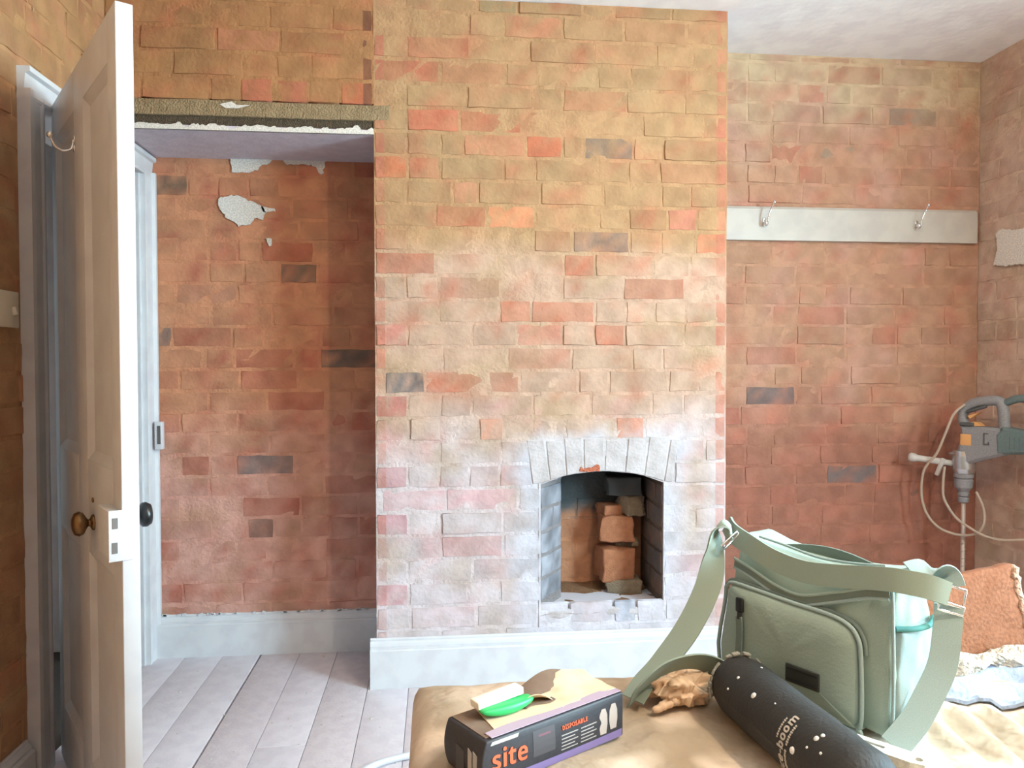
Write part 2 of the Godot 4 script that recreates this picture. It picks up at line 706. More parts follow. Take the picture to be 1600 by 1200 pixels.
func _materials() -> void:
	var mott := noise_tex(0.009, 5, Color(0.91, 0.90, 0.89), Color(1, 1, 1), 0.2, 0.7, FastNoiseLite.TYPE_SIMPLEX_SMOOTH, 3)
	var grit := noise_tex(0.05, 4, Color.BLACK, Color.WHITE, 0.2, 0.8, FastNoiseLite.TYPE_SIMPLEX_SMOOTH, 8)
	var streak := noise_tex(0.012, 4, Color(0.965, 0.96, 0.965), Color(1, 1, 1), 0.3, 0.65, FastNoiseLite.TYPE_SIMPLEX_SMOOTH, 21)
	var fine := noise_tex(0.09, 3, Color(0.88, 0.88, 0.88), Color(1, 1, 1), 0.3, 0.7, FastNoiseLite.TYPE_SIMPLEX_SMOOTH, 33)
	M.brick = tinted(mat(Color.WHITE, 0.95, mott, 1.7, grit, 0.10))
	M.mortar = tinted(mat(Color.WHITE, 0.97, mott, 2.3, grit, 0.14))
	M.brick.uv1_triplanar = false
	M.mortar.uv1_triplanar = false
	M.white_paint = mat(srgb(207, 208, 210), 0.42, streak, 1.3)
	M.white_wall = mat(srgb(238, 235, 234), 0.9, streak, 0.9, grit, 0.05)
	M.plain_wall = mat(srgb(172, 130, 104), 0.95, mott, 1.4, grit, 0.2)
	M.plaster = mat(srgb(222, 214, 204), 0.95, fine, 3.0, grit, 0.05)
	M.lilac = mat(srgb(205, 195, 204), 0.9, streak, 2.0, grit, 0.06)
	M.timber = mat(srgb(150, 128, 96), 0.9, mott, 4.0, grit, 0.3)
	M.timber_dark = mat(srgb(96, 82, 64), 0.95, mott, 6.0, grit, 0.5)
	M.floor_a = mat(srgb(216, 207, 211), 0.62, streak, 2.2, grit, 0.06)
	M.floor_b = mat(srgb(211, 201, 204), 0.6, streak, 2.6, grit, 0.06)
	M.floor_c = mat(srgb(220, 213, 218), 0.64, streak, 1.9, grit, 0.06)
	M.subfloor = mat(srgb(60, 52, 46), 0.95)
	M.ash = mat(srgb(150, 112, 80), 1.0, mott, 6.0, grit, 0.6)
	M.lime_brick = mat(srgb(188, 181, 181), 0.95, mott, 2.6, grit, 0.1)
	M.jamb_mortar = mat(srgb(138, 132, 132), 0.97, mott, 3.0, grit, 0.2)
	M.red_chip = mat(srgb(190, 108, 80), 0.95, mott, 5.0, grit, 0.3)
	M.rubble = mat(srgb(168, 112, 80), 0.95, mott, 5.0, grit, 0.15)
	M.rubble_grey = mat(srgb(132, 116, 96), 0.95, mott, 6.0, grit, 0.2)
	M.rubble_dark = mat(srgb(104, 86, 72), 0.97, mott, 6.0, grit, 0.2)
	M.soot = mat(srgb(78, 79, 78), 1.0)
	M.board_paint = mat(srgb(184, 176, 165), 0.45, streak, 1.3)
	M.chrome = mat(srgb(225, 225, 225), 0.18)
	M.chrome.metallic = 1.0
	M.brass = mat(srgb(134, 108, 78), 0.3)
	M.brass.metallic = 1.0
	M.black = mat(srgb(22, 22, 23), 0.35)
	M.dark_metal = mat(srgb(120, 118, 116), 0.45)
	M.dark_metal.metallic = 0.6
	M.socket = mat(srgb(205, 198, 182), 0.45)
	M.glass = mat(Color(0.95, 0.98, 1.0, 0.06), 0.02)
	M.glass.transparency = BaseMaterial3D.TRANSPARENCY_ALPHA
	M.dust_sheet = mat(srgb(214, 195, 174), 0.95, noise_tex(0.006, 3, Color(0.76, 0.74, 0.70), Color(1, 1, 1), 0.35, 0.6, FastNoiseLite.TYPE_SIMPLEX_SMOOTH, 44), 1.3, noise_tex(0.02, 4, Color.BLACK, Color.WHITE, 0.2, 0.8, FastNoiseLite.TYPE_SIMPLEX_SMOOTH, 45), 0.4)
	M.white_cloth = mat(srgb(152, 162, 182), 0.95, streak, 2.0, grit, 0.2)
	M.rag = mat(srgb(200, 188, 170), 0.95, fine, 4.0, grit, 0.4)
	var weave := noise_tex(0.25, 2, Color(0.9, 0.9, 0.9), Color(1, 1, 1), 0.3, 0.7, FastNoiseLite.TYPE_SIMPLEX_SMOOTH, 50)
	M.canvas = mat(srgb(158, 177, 166), 0.92, weave, 5.0, grit, 0.02)
	M.canvas_dark = mat(srgb(118, 132, 124), 0.92, weave, 5.0, grit, 0.02)
	M.canvas_pale_lit = mat(srgb(158, 178, 176), 0.9, weave, 5.0)  # pale canvas, blued for the window light on the right strap
	M.webbing = mat(srgb(146, 162, 150), 0.9, weave, 8.0)
	M.teal = mat(srgb(70, 126, 118), 0.8)
	M.patch = mat(srgb(46, 50, 46), 0.6)
	M.patch_line = mat(srgb(30, 33, 31), 0.6)
	M.flask = mat(srgb(40, 39, 38), 0.7, mott, 5.0, grit, 0.05)
	M.print_white = mat(srgb(190, 182, 172), 0.7)
	M.splash = mat(srgb(225, 225, 222), 0.7)
	M.lint = mat(srgb(140, 138, 128), 1.0)
	M.cardboard = mat(srgb(216, 190, 158), 0.9, streak, 3.0)
	M.cardboard_dark = mat(srgb(122, 100, 84), 0.9, mott, 5.0)
	M.box_print = mat(srgb(52, 52, 58), 0.55, fine, 3.0)
	M.lilac_print = mat(srgb(170, 150, 166), 0.6)
	M.purple_print = mat(srgb(128, 112, 160), 0.6)
	M.orange_print = mat(srgb(222, 98, 62), 0.6)
	M.grey_print_and_glint = mat(srgb(170, 164, 160), 0.6)
	M.glove_print = mat(srgb(176, 164, 156), 0.7)
	M.dim_print = mat(srgb(72, 70, 74), 0.6)
	M.rose_print = mat(srgb(112, 72, 84), 0.6)
	M.green = mat(srgb(40, 170, 92), 0.45)
	M.cream = mat(srgb(240, 234, 214), 0.6)
	M.latex = mat(srgb(226, 196, 164), 0.7, streak, 6.0)
	M.off_white = mat(srgb(226, 220, 206), 0.5, fine, 3.0)
	M.fibre = mat(srgb(136, 86, 58), 0.98, noise_tex(0.05, 4, Color(0.9, 0.88, 0.86), Color(1, 1, 1), 0.3, 0.65, FastNoiseLite.TYPE_SIMPLEX_SMOOTH, 60), 4.0, grit, 0.06)
	M.fibre_edge_lit = mat(srgb(178, 140, 116), 1.0, fine, 4.0, grit, 0.3)  # paler than the board: window light put into the colour
	M.tool_grey = mat(srgb(138, 134, 134), 0.6, fine, 3.0)
	M.tool_dark = mat(srgb(78, 76, 74), 0.6)
	M.tool_teal = mat(srgb(98, 112, 110), 0.5, fine, 3.0)
	M.tool_orange = mat(srgb(208, 150, 92), 0.5)
	M.tool_pale = mat(srgb(186, 178, 170), 0.6)
	M.steel_dusty = mat(srgb(178, 158, 146), 0.5)
	M.steel_dusty.metallic = 0.3
	M.steel = mat(srgb(190, 190, 190), 0.25)
	M.steel.metallic = 0.9
	M.cord = mat(srgb(172, 152, 134), 0.7)
	M.hose = mat(srgb(206, 210, 218), 0.4)
	M.wall_cable = mat(srgb(84, 72, 58), 0.7)
	M.bulb = mat(srgb(255, 240, 215), 0.4)
	M.bulb.emission_enabled = true
	M.bulb.emission = Color(1.0, 0.86, 0.68)
	M.bulb.emission_energy_multiplier = 3.0


func _floor_and_ceiling() -> void:
	var fl := thing("floor", "pale pinkish grey painted floorboards with dark gaps and white dust", "floor", Vector3.ZERO, "structure")
	var st := begin()
	span(st, Vector3(-2.4, -0.12, -0.7), Vector3(2.7, -0.022, Z_REAR + 0.3))
	obj("subfloor", st, M.subfloor, fl)
	var x := X_LEFT - 0.02
	var k := 0
	while x < X_RIGHT:
		var w := 0.144 * rng.randf_range(0.97, 1.03)
		var gap := 0.0015
		if absf(x - (-0.79)) < 0.08:
			gap = 0.007
		var z := -DL - 0.02
		var cut: float = [0.75, 1.9, 1.2, 2.6, 0.4][k % 5]
		for seg in [[z, cut], [cut, Z_REAR]]:
			st = begin()
			rbox(st, Vector3(x + w / 2 - gap / 2, -0.011 + rng.randf_range(-0.0006, 0.0006), (seg[0] + seg[1]) / 2), Vector3(w - gap, 0.022, seg[1] - seg[0] - 0.002), 0.0016)
			obj("floorboard", st, [M.floor_a, M.floor_b, M.floor_c][rng.randi() % 3], fl)
		x += w
		k += 1
	# flakes of plaster lying about
	st = begin()
	for i in 150:
		var px := rng.randf_range(-0.98, 0.6)
		var pz := rng.randf_range(-0.33, 1.2)
		var s := rng.randf_range(0.0015, 0.006) if rng.randf() < 0.93 else rng.randf_range(0.007, 0.013)
		box(st, Vector3(px, 0.0012, pz), Vector3(s, 0.0022, s * rng.randf_range(0.5, 1.6)), Basis(Vector3.UP, rng.randf() * TAU))
	tag(obj("plaster_crumbs", st, M.plaster), "white plaster crumbs scattered over the floorboards", "plaster debris", "", "stuff")
	st = begin()
	span(st, Vector3(-2.4, ROOM_H, -0.7), Vector3(2.7, ROOM_H + 0.15, Z_REAR + 0.3))
	tag(obj("ceiling", st, M.white_wall), "plain white painted ceiling above the bare brick walls", "ceiling", "", "structure")


func _walls() -> void:
	var dark := lin(118, 98, 84)
	var dark2 := lin(104, 96, 92)
	var red := lin(190, 104, 76)
	var tan_grey := lin(168, 142, 110)
	var w := BX1 - BX0
	# ---- chimney breast
	edge_col = lin(186, 108, 82)
	var cb := thing("wall_chimney", "chimney breast of bare brick smeared with tan plaster, fireplace hole low down", "wall", Vector3.ZERO, "structure")
	var o := Vector3(BX0, 0, 0)
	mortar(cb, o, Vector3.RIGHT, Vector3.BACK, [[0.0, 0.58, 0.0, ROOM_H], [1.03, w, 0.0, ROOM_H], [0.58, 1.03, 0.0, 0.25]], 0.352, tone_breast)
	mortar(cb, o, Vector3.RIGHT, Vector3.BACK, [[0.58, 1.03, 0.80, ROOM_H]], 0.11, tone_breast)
	var sp := [
		[0.694, 0.902, 1.565, dark], [0.735, 0.916, 1.897, dark], [0.03, 0.172, 1.068, dark2],
		[0.112, 0.295, 1.973, red], [0.31, 0.53, 1.897, lin(196, 128, 92)], [0.53, 0.66, 1.897, lin(202, 110, 76)],
		[0.45, 0.66, 2.31, lin(190, 122, 88)], [0.36, 0.50, 2.39, lin(150, 128, 92)], [0.0, 0.115, 1.814, lin(204, 112, 74)],
		[0.495, 0.66, 1.233, lin(196, 124, 100)], [0.39, 0.56, 1.648, lin(204, 126, 86)], [1.04, 1.15, 1.648, lin(186, 116, 92)],
		[0.0, 0.112, 1.233, lin(196, 122, 104)], [0.0, 0.112, 0.984, lin(192, 112, 98)], [1.145, 1.26, 1.565, lin(206, 122, 86)],
		[0.27, 0.36, 1.731, lin(200, 134, 98)], [0.0, 0.11, 0.735, lin(196, 140, 136)], [0.245, 0.5, 0.652, lin(206, 156, 150)],
		[0.02, 0.245, 0.652, lin(208, 160, 156)], [0.0, 0.112, 0.57, lin(198, 142, 140)], [0.0, 0.112, 0.32, lin(192, 136, 132)],
		[0.85, 0.96, 0.901, lin(200, 130, 102)], [0.36, 0.45, 0.901, lin(204, 140, 112)], 
		[0.846, 0.93, 0.237, lin(150, 150, 156)],
	]
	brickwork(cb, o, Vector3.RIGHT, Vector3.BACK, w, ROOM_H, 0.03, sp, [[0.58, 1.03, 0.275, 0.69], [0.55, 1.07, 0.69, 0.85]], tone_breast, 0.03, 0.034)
	# its two sides
	brickwork(cb, Vector3(BX0, 0, -DL), Vector3.BACK, Vector3.LEFT, DL - 0.014, 1.93, 0.03, [], [], tone_alcove_left)
	brickwork(cb, Vector3(BX1, 0, -DR), Vector3.BACK, Vector3.RIGHT, DR - 0.014, ROOM_H, 0.03, [], [], tone_alcove_right)
	# ---- wall above the left alcove, flush with the breast
	edge_col = lin(124, 76, 52)
	edge_gain = 2.6
	var up := thing("wall_upper", "bare brick wall over the left alcove, above the timber lintel", "wall", Vector3.ZERO, "structure")
	o = Vector3(X_LEFT, 0, 0)
	mortar(up, o, Vector3.RIGHT, Vector3.BACK, [[0.0, BX0 - X_LEFT, 2.03, ROOM_H]], DL, tone_upper)
	brickwork(up, o, Vector3.RIGHT, Vector3.BACK, BX0 - X_LEFT, ROOM_H, 0.03, [[0.44, 0.545, 2.063, red], [0.555, 0.665, 2.063, red], [0.36, 0.57, 2.229, lin(178, 112, 78)], [0.77, 0.884, 2.063, lin(186, 100, 66)]], [[0, 2, -1, 2.03]], tone_upper, 0.0, 0.03)
	# ---- back of the left alcove
	edge_gain = 1.0
	var al := thing("wall_alcove_left", "bare red brick wall at the back of the left alcove", "wall", Vector3.ZERO, "structure")
	o = Vector3(X_LEFT, 0, -DL)
	w = BX0 - X_LEFT
	mortar(al, o, Vector3.RIGHT, Vector3.BACK, [[-0.3, w, 0.0, 1.95]], 0.15, tone_alcove_left)
	brickwork(al, o, Vector3.RIGHT, Vector3.BACK, w, 1.93, 0.0345, [[0.32, 0.54, 0.74, dark2], [0.49, 0.635, 1.487, lin(112, 92, 72)], [0.02, 0.15, 1.82, lin(110, 88, 70)], [0.64, 0.87, 1.155, lin(96, 86, 76)], [0.03, 0.085, 1.238, lin(120, 96, 86)], [0.36, 0.46, 0.491, lin(130, 92, 76)], [0.42, 0.62, 1.57, lin(176, 96, 66)], [0.1, 0.33, 1.404, lin(192, 128, 96)]], [], tone_alcove_left)
	var ex := Vector3.RIGHT
	var pz := Vector3(0, 0, -DL + 0.001)
	plaster_patch(al, [Vector2(-0.765, 1.775), Vector2(-0.70, 1.785), Vector2(-0.655, 1.765), Vector2(-0.61, 1.75), Vector2(-0.59, 1.72), Vector2(-0.60, 1.69), Vector2(-0.625, 1.70), Vector2(-0.65, 1.675), Vector2(-0.69, 1.668), Vector2(-0.735, 1.695), Vector2(-0.765, 1.735)], pz, ex, Vector3.UP, M.plaster)
	plaster_patch(al, [Vector2(-0.605, 1.742), Vector2(-0.555, 1.738), Vector2(-0.553, 1.728), Vector2(-0.60, 1.72)], pz, ex, Vector3.UP, M.plaster)
	plaster_patch(al, [Vector2(-0.59, 1.62), Vector2(-0.575, 1.625), Vector2(-0.565, 1.60), Vector2(-0.578, 1.59)], pz, ex, Vector3.UP, M.plaster)
	plaster_patch(al, [Vector2(-0.722, 1.935), Vector2(-0.56, 1.935), Vector2(-0.575, 1.91), Vector2(-0.61, 1.90), Vector2(-0.62, 1.885), Vector2(-0.66, 1.872), Vector2(-0.715, 1.875)], pz, ex, Vector3.UP, M.plaster)
	plaster_patch(al, [Vector2(-0.53, 1.935), Vector2(-0.36, 1.935), Vector2(-0.37, 1.88), Vector2(-0.38, 1.87), Vector2(-0.40, 1.905), Vector2(-0.45, 1.91), Vector2(-0.51, 1.907)], pz, ex, Vector3.UP, M.plaster)
	# ---- back of the right alcove
	var ar := thing("wall_alcove_right", "bare brick wall at the back of the right alcove, behind the hook board", "wall", Vector3.ZERO, "structure")
	o = Vector3(BX1, 0, -DR)
	w = X_RIGHT - BX1
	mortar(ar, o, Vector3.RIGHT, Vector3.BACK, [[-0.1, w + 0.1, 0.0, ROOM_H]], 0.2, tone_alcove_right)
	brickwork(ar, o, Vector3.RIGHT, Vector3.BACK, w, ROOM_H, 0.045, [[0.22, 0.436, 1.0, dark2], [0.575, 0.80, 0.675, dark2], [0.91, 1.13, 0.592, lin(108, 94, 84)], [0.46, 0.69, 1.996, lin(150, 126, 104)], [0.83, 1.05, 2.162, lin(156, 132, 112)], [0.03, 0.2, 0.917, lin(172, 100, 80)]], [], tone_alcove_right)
	# ---- left wall with the doorway
	var wl := thing("wall_left", "shaded bare brick wall to the left of the door", "wall", Vector3.ZERO, "structure")
	o = Vector3(X_LEFT, 0, -DL)
	var zl := Z_REAR + DL
	mortar(wl, o, Vector3.BACK, Vector3.RIGHT, [[0.83, zl, 0.0, ROOM_H], [0.0, 0.08, 0.0, 1.87], [0.0, 0.83, 1.87, ROOM_H]], 0.15, tone_side)
	brickwork(wl, o, Vector3.BACK, Vector3.RIGHT, 2.1, ROOM_H, 0.03, [], [[-0.1, 0.83, -1, 1.9]], tone_side)
	# ---- right wall with the window
	var wr := thing("wall_right", "bare brick wall at the right edge with a scrap of white plaster", "wall", Vector3.ZERO, "structure")
	o = Vector3(X_RIGHT, 0, -DR)
	var a := 1.5 + DR
	var b := 2.5 + DR
	mortar(wr, o, Vector3.BACK, Vector3.LEFT, [[0.0, a, 0.0, ROOM_H], [b, Z_REAR + DR, 0.0, ROOM_H], [a, b, 0.0, 0.8], [a, b, 1.98, ROOM_H]], 0.24, tone_right)
	brickwork(wr, o, Vector3.BACK, Vector3.LEFT, 1.2, ROOM_H, 0.06, [], [], tone_right)
	plaster_patch(wr, [Vector2(-0.235, 1.665), Vector2(-0.20, 1.675), Vector2(-0.12, 1.655), Vector2(0.05, 1.67), Vector2(0.06, 1.53), Vector2(-0.1, 1.52), Vector2(-0.20, 1.525), Vector2(-0.245, 1.535), Vector2(-0.225, 1.60)], Vector3(X_RIGHT - 0.008, 0, 0), Vector3.BACK, Vector3.UP, M.plaster, "plaster_patch", 0.005)
	# ---- behind the camera, and the hall beyond the doorway
	var st := begin()
	span(st, Vector3(-1.2, -0.1, Z_REAR), Vector3(2.6, ROOM_H + 0.1, Z_REAR + 0.2))
	tag(obj("wall_rear", st, M.plain_wall), "plain wall behind the camera", "wall", "", "structure")
	st = begin()
	span(st, Vector3(-2.4, -0.1, -0.7), Vector3(-2.25, ROOM_H + 0.1, 1.4))
	span(st, Vector3(-2.3, -0.1, -0.7), Vector3(X_LEFT - 0.14, ROOM_H + 0.1, -0.52))
	span(st, Vector3(-2.3, -0.1, 1.2), Vector3(X_LEFT - 0.14, ROOM_H + 0.1, 1.4))
	span(st, Vector3(X_LEFT - 0.15, -0.1, -0.7), Vector3(X_LEFT, ROOM_H + 0.1, -0.37))
	tag(obj("wall_hall", st, M.white_wall), "white walls of the hall beyond the doorway", "wall", "", "structure")


func _fireplace() -> void:
	var fp := thing("fireplace", "small brick fireplace opening with limewashed arch, sooty back and loose bricks", "fireplace", Vector3.ZERO, "structure")
	# arch of bricks on end
	var xs := [0.405, 0.468, 0.528, 0.592, 0.666, 0.741, 0.812, 0.885, 0.915]
	for i in xs.size() - 1:
		var a: float = xs[i] + 0.0008
		var b: float = xs[i + 1] - 0.0008
		var under := func(x: float) -> float:
			var t := clampf((x - 0.659) / 0.232, -1.0, 1.0)
			return 0.704 + 0.042 * (1.0 - t * t)
		var lean := (0.5 * (a + b) - 0.659) * 0.10
		var top: float = 0.862 + rng.randf_range(-0.006, 0.006)
		var pts := [Vector2(a, under.call(a)), Vector2((a + b) / 2, under.call((a + b) / 2)), Vector2(b, under.call(b)), Vector2(b + lean, top), Vector2(a + lean, top)]
		var st := begin()
		prism(st, pts, Vector3(0, 0, -0.112), Vector3.RIGHT, Vector3.UP, 0.113 + rng.randf_range(-0.001, 0.0015), 0.0025)
		obj("brick", st, M.lime_brick, fp)
	plaster_patch(fp, [Vector2(0.575, 0.745), Vector2(0.648, 0.748), Vector2(0.645, 0.772), Vector2(0.615, 0.762), Vector2(0.59, 0.756), Vector2(0.578, 0.766)], Vector3(0, 0, 0.001), Vector3.RIGHT, Vector3.UP, M.red_chip, "chipped_face", 0.003)
	# splayed left jamb
	var p0 := Vector3(0.434, 0, 0.0)
	var p1 := Vector3(0.534, 0, -0.15)
	var ex := (p1 - p0).normalized()
	var en := Vector3.UP.cross(ex) * -1.0
	if en.x < 0:
		en = -en
	var jamb := Node3D.new()
	jamb.name = "jamb"
	fp.add_child(jamb, true)
	brickwork(jamb, p0, ex, en, 0.18, 0.78, 0.03, [], [[-1, 1, -1, 0.24]], tone_jamb)
	var st2 := begin()
	prism(st2, [Vector2(0.425, 0.0), Vector2(0.434, -0.004), Vector2(0.531, -0.15), Vector2(0.531, -0.34), Vector2(0.425, -0.34)], Vector3(0, 0.0, 0), Vector3.RIGHT, Vector3.BACK, -0.8)
	obj("mortar_bed", st2, M.jamb_mortar, jamb)
	var st6 := begin()
	var back := [Vector2(0.43, 0.70), Vector2(0.53, 0.735), Vector2(0.659, 0.7475), Vector2(0.79, 0.735), Vector2(0.888, 0.70), Vector2(0.935, 0.70), Vector2(0.935, 0.868), Vector2(0.385, 0.868), Vector2(0.385, 0.70)]
	prism(st6, back, Vector3(0, 0, -0.111), Vector3.RIGHT, Vector3.UP, 0.1085)
	obj("arch_mortar", st6, M.lime_brick, fp)
	# right jamb
	var rj := Node3D.new()
	rj.name = "jamb"
	fp.add_child(rj, true)
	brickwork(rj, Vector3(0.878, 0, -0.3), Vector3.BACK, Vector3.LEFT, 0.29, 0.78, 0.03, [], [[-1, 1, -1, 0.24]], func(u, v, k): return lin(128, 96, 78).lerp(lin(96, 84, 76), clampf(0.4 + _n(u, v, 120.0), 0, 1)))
	var st7 := begin()
	span(st7, Vector3(0.8805, 0.255, -0.3), Vector3(0.886, 0.72, -0.014))
	obj("mortar_bed", st7, M.rubble_dark, rj)
	# back and throat
	var bk := Node3D.new()
	bk.name = "fireback"
	fp.add_child(bk, true)
	brickwork(bk, Vector3(0.5, 0, -0.30), Vector3.RIGHT, Vector3.BACK, 0.39, 0.95, 0.022, [], [[-1, 1, -1, 0.24]], tone_soot)
	mortar(bk, Vector3(0.42, 0, -0.30), Vector3.RIGHT, Vector3.BACK, [[0.0, 0.48, 0.0, 1.0]], 0.05, tone_soot)
	var st3 := begin()
	span(st3, Vector3(0.42, 0.9, -0.33), Vector3(0.9, 0.95, -0.1))
	obj("throat", st3, M.soot, fp)
	# hearth
	var st4 := begin()
	sheet(st4, 14, 12, func(u, v): return Vector3(lerpf(0.43, 0.89, u), 0.247 + _n(u, v, 60.0) * 0.012 + maxf(0.0, 0.4 - v) * 0.05 + (-0.012 if v > 0.95 else 0.0), lerpf(-0.31, 0.0, v)))
	obj("hearth", st4, M.ash, fp)
	var st5 := begin()
	rbox(st5, Vector3(0.659, 0.236, -0.035), Vector3(0.44, 0.03, 0.068), 0.008, Basis.IDENTITY, 8, func(p): return p + Vector3(0, nz2.get_noise_2d(p.x * 400.0, p.z * 400.0) * 0.008, nz2.get_noise_2d(p.x * 300.0, 7.0) * 0.008))
	obj("sill", st5, M.lime_brick, fp)
	# loose stack of bricks at the right of the opening
	var ch := func(c: Vector3, s: Vector3, rot: float, m: Material):
		var st := begin()
		var sd := rng.randf() * 100.0
		rbox(st, c, s, 0.008, Basis(Vector3.UP, rot), 3, func(p): return p * (1.0 + nz2.get_noise_3d(p.x * 300.0 + sd, p.y * 300.0, p.z * 300.0) * 0.22))
		obj("brick", st, m, fp)
	ch.call(Vector3(0.755, 0.358, -0.225), Vector3(0.125, 0.125, 0.11), 0.1, M.rubble)
	ch.call(Vector3(0.785, 0.275, -0.215), Vector3(0.13, 0.055, 0.10), -0.15, M.rubble_grey)
	ch.call(Vector3(0.76, 0.50, -0.225), Vector3(0.13, 0.10, 0.11), -0.12, M.rubble)
	ch.call(Vector3(0.80, 0.433, -0.245), Vector3(0.10, 0.03, 0.08), 0.0, M.rubble_grey)
	ch.call(Vector3(0.735, 0.565, -0.235), Vector3(0.075, 0.04, 0.08), 0.25, M.rubble)
	ch.call(Vector3(0.815, 0.585, -0.22), Vector3(0.08, 0.075, 0.09), 0.4, M.rubble_grey)
	ch.call(Vector3(0.79, 0.66, -0.235), Vector3(0.13, 0.07, 0.10), -0.1, M.soot)


func _joinery() -> void:
	# timber lintel and plastered soffit of the left alcove
	var li := thing("lintel", "rough brown timber lintel over the left alcove", "lintel", Vector3.ZERO, "structure")
	var st := begin()
	rbox(st, Vector3((X_LEFT - 0.091) / 2, 1.9985, -0.047), Vector3(-0.091 - X_LEFT, 0.053, 0.1), 0.004, Basis.IDENTITY, 14, func(p): return p + Vector3(0, nz2.get_noise_2d(p.x * 300.0, 1.0) * 0.003, nz2.get_noise_2d(p.x * 400.0, p.y * 900.0) * 0.003))
	obj("beam", st, M.timber, li)
	st = begin()
	rbox(st, Vector3((X_LEFT - 0.095) / 2, 1.953, -0.057), Vector3(-0.095 - X_LEFT, 0.04, 0.1), 0.004, Basis.IDENTITY, 14, func(p): return p + Vector3(0, 0, nz2.get_noise_2d(p.x * 500.0, p.y * 900.0) * 0.004))
	obj("lower_beam", st, M.timber_dark, li)
	plaster_patch(li, [Vector2(-0.66, 2.01), Vector2(-0.62, 2.02), Vector2(-0.60, 2.008), Vector2(-0.56, 2.01), Vector2(-0.60, 1.998), Vector2(-0.64, 1.998)], Vector3(0, 0, 0.002), Vector3.RIGHT, Vector3.UP, M.plaster)
	var so := thing("soffit", "lilac-white plastered soffit of the left alcove with a torn front edge", "soffit", Vector3.ZERO, "structure")
	st = begin()
	span(st, Vector3(X_LEFT, 1.924, -DL), Vector3(BX0, 1.94, -0.002))
	obj("plaster", st, M.lilac, so)
	var torn := [Vector2(X_LEFT, 1.924), Vector2(BX0 - 0.001, 1.924)]
	var x := BX0 - 0.001
	while x > X_LEFT:
		torn.append(Vector2(x, 1.9395 + nz2.get_noise_2d(x * 250.0, 3.0) * 0.012 + nz2.get_noise_2d(x * 1100.0, 6.0) * 0.006 + rng.randf_range(-0.0012, 0.0012) + 0.012 * exp(-pow((x + 0.2) / 0.012, 2.0))))
		x -= 0.0065
	torn.append(Vector2(X_LEFT, 1.94))
	st = begin()
	prism(st, torn, Vector3(0, 0, -0.008), Vector3.RIGHT, Vector3.UP, 0.01)
	obj("torn_edge", st, M.plaster, so)
	# skirting boards
	var sk := thing("baseboard_chimney", "white moulded skirting board along the chimney breast", "skirting board", Vector3.ZERO, "structure")
	st = begin()
	skirting(st, Vector3(BX0 - 0.022, 0, 0.0), Vector3(BX1 + 0.02, 0, 0.0), Vector3.BACK)
	obj("board", st, M.white_paint, sk)
	st = begin()
	skirting(st, Vector3(BX0, 0, -DL), Vector3(BX0, 0, 0.0), Vector3.LEFT, 0.172, 0.022)
	obj("return_board", st, M.white_paint, sk)
	st = begin()
	skirting(st, Vector3(X_LEFT, 0, -DL), Vector3(BX0 - 0.022, 0, -DL), Vector3.BACK, 0.162)
	var pl := []
	for i in 40:
		var px := rng.randf_range(-1.0, -0.2)
		box(st, Vector3(px, 0.162, -DL + 0.008), Vector3(rng.randf_range(0.004, 0.02), rng.randf_range(0.003, 0.01), 0.008), Basis(Vector3.BACK, rng.randf_range(-0.4, 0.4)))
	tag(obj("baseboard_alcove", st, M.white_paint), "white moulded skirting board at the back of the left alcove", "skirting board", "", "structure")
	st = begin()
	skirting(st, Vector3(BX1 + 0.02, 0, -DR), Vector3(X_RIGHT, 0, -DR), Vector3.BACK)
	tag(obj("baseboard_right", st, M.white_paint), "white skirting board in the right alcove behind the bag", "skirting board", "", "structure")
	st = begin()
	skirting(st, Vector3(X_LEFT, 0, 0.56), Vector3(X_LEFT, 0, 3.0), Vector3.RIGHT, 0.13)
	tag(obj("baseboard_left", st, M.white_paint), "short shaded white skirting board on the left wall by the door casing", "skirting board", "", "structure")
	# casing round the doorway of the left wall
	var tr := thing("trim_1", "white moulded wooden casing round the doorway", "door frame", Vector3.ZERO, "structure")
	var pr := [Vector2(0, 0), Vector2(0.105, 0), Vector2(0.105, 0.034), Vector2(0.086, 0.034), Vector2(0.08, 0.022), Vector2(0.02, 0.018), Vector2(0.012, 0.022), Vector2(0, 0.02)]
	st = begin()
	prism(st, pr, Vector3(X_LEFT, 0, 0.445), Vector3.BACK, Vector3.RIGHT, 1.86)
	obj("casing", st, M.white_paint, tr)
	var flipped := []
	for p in pr:
		flipped.append(Vector2(-p.x * 0.76, p.y))
	st = begin()
	prism(st, flipped, Vector3(X_LEFT, 0, -0.288), Vector3.BACK, Vector3.RIGHT, 1.86)
	obj("casing", st, M.white_paint, tr)
	st = begin()
	var hd := []
	for p in pr:
		hd.append(Vector2(p.x * 0.72, p.y))
	prism(st, hd, Vector3(X_LEFT, 1.842, -0.368), Vector3.UP, Vector3.RIGHT, -0.918)
	obj("casing", st, M.white_paint, tr)
	st = begin()
	span(st, Vector3(X_LEFT - 0.15, 0, 0.43), Vector3(X_LEFT + 0.002, 1.845, 0.459))
	span(st, Vector3(X_LEFT - 0.15, 0, -0.30), Vector3(X_LEFT + 0.002, 1.845, -0.272))
	span(st, Vector3(X_LEFT - 0.15, 1.842, -0.30), Vector3(X_LEFT + 0.002, 1.868, 0.459))
	obj("door_lining", st, M.white_paint, tr)
	# keep of the rim lock on the far casing
	st = begin()
	rbox(st, Vector3(X_LEFT + 0.045, 0.862, -0.333), Vector3(0.028, 0.105, 0.026), 0.002)
	obj("lock_keep", st, M.white_paint, tr)
	st = begin()
	span(st, Vector3(X_LEFT + 0.0415, 0.83, -0.322), Vector3(X_LEFT + 0.0535, 0.90, -0.3185))
	obj("keep_slot", st, M.dark_metal, tr)
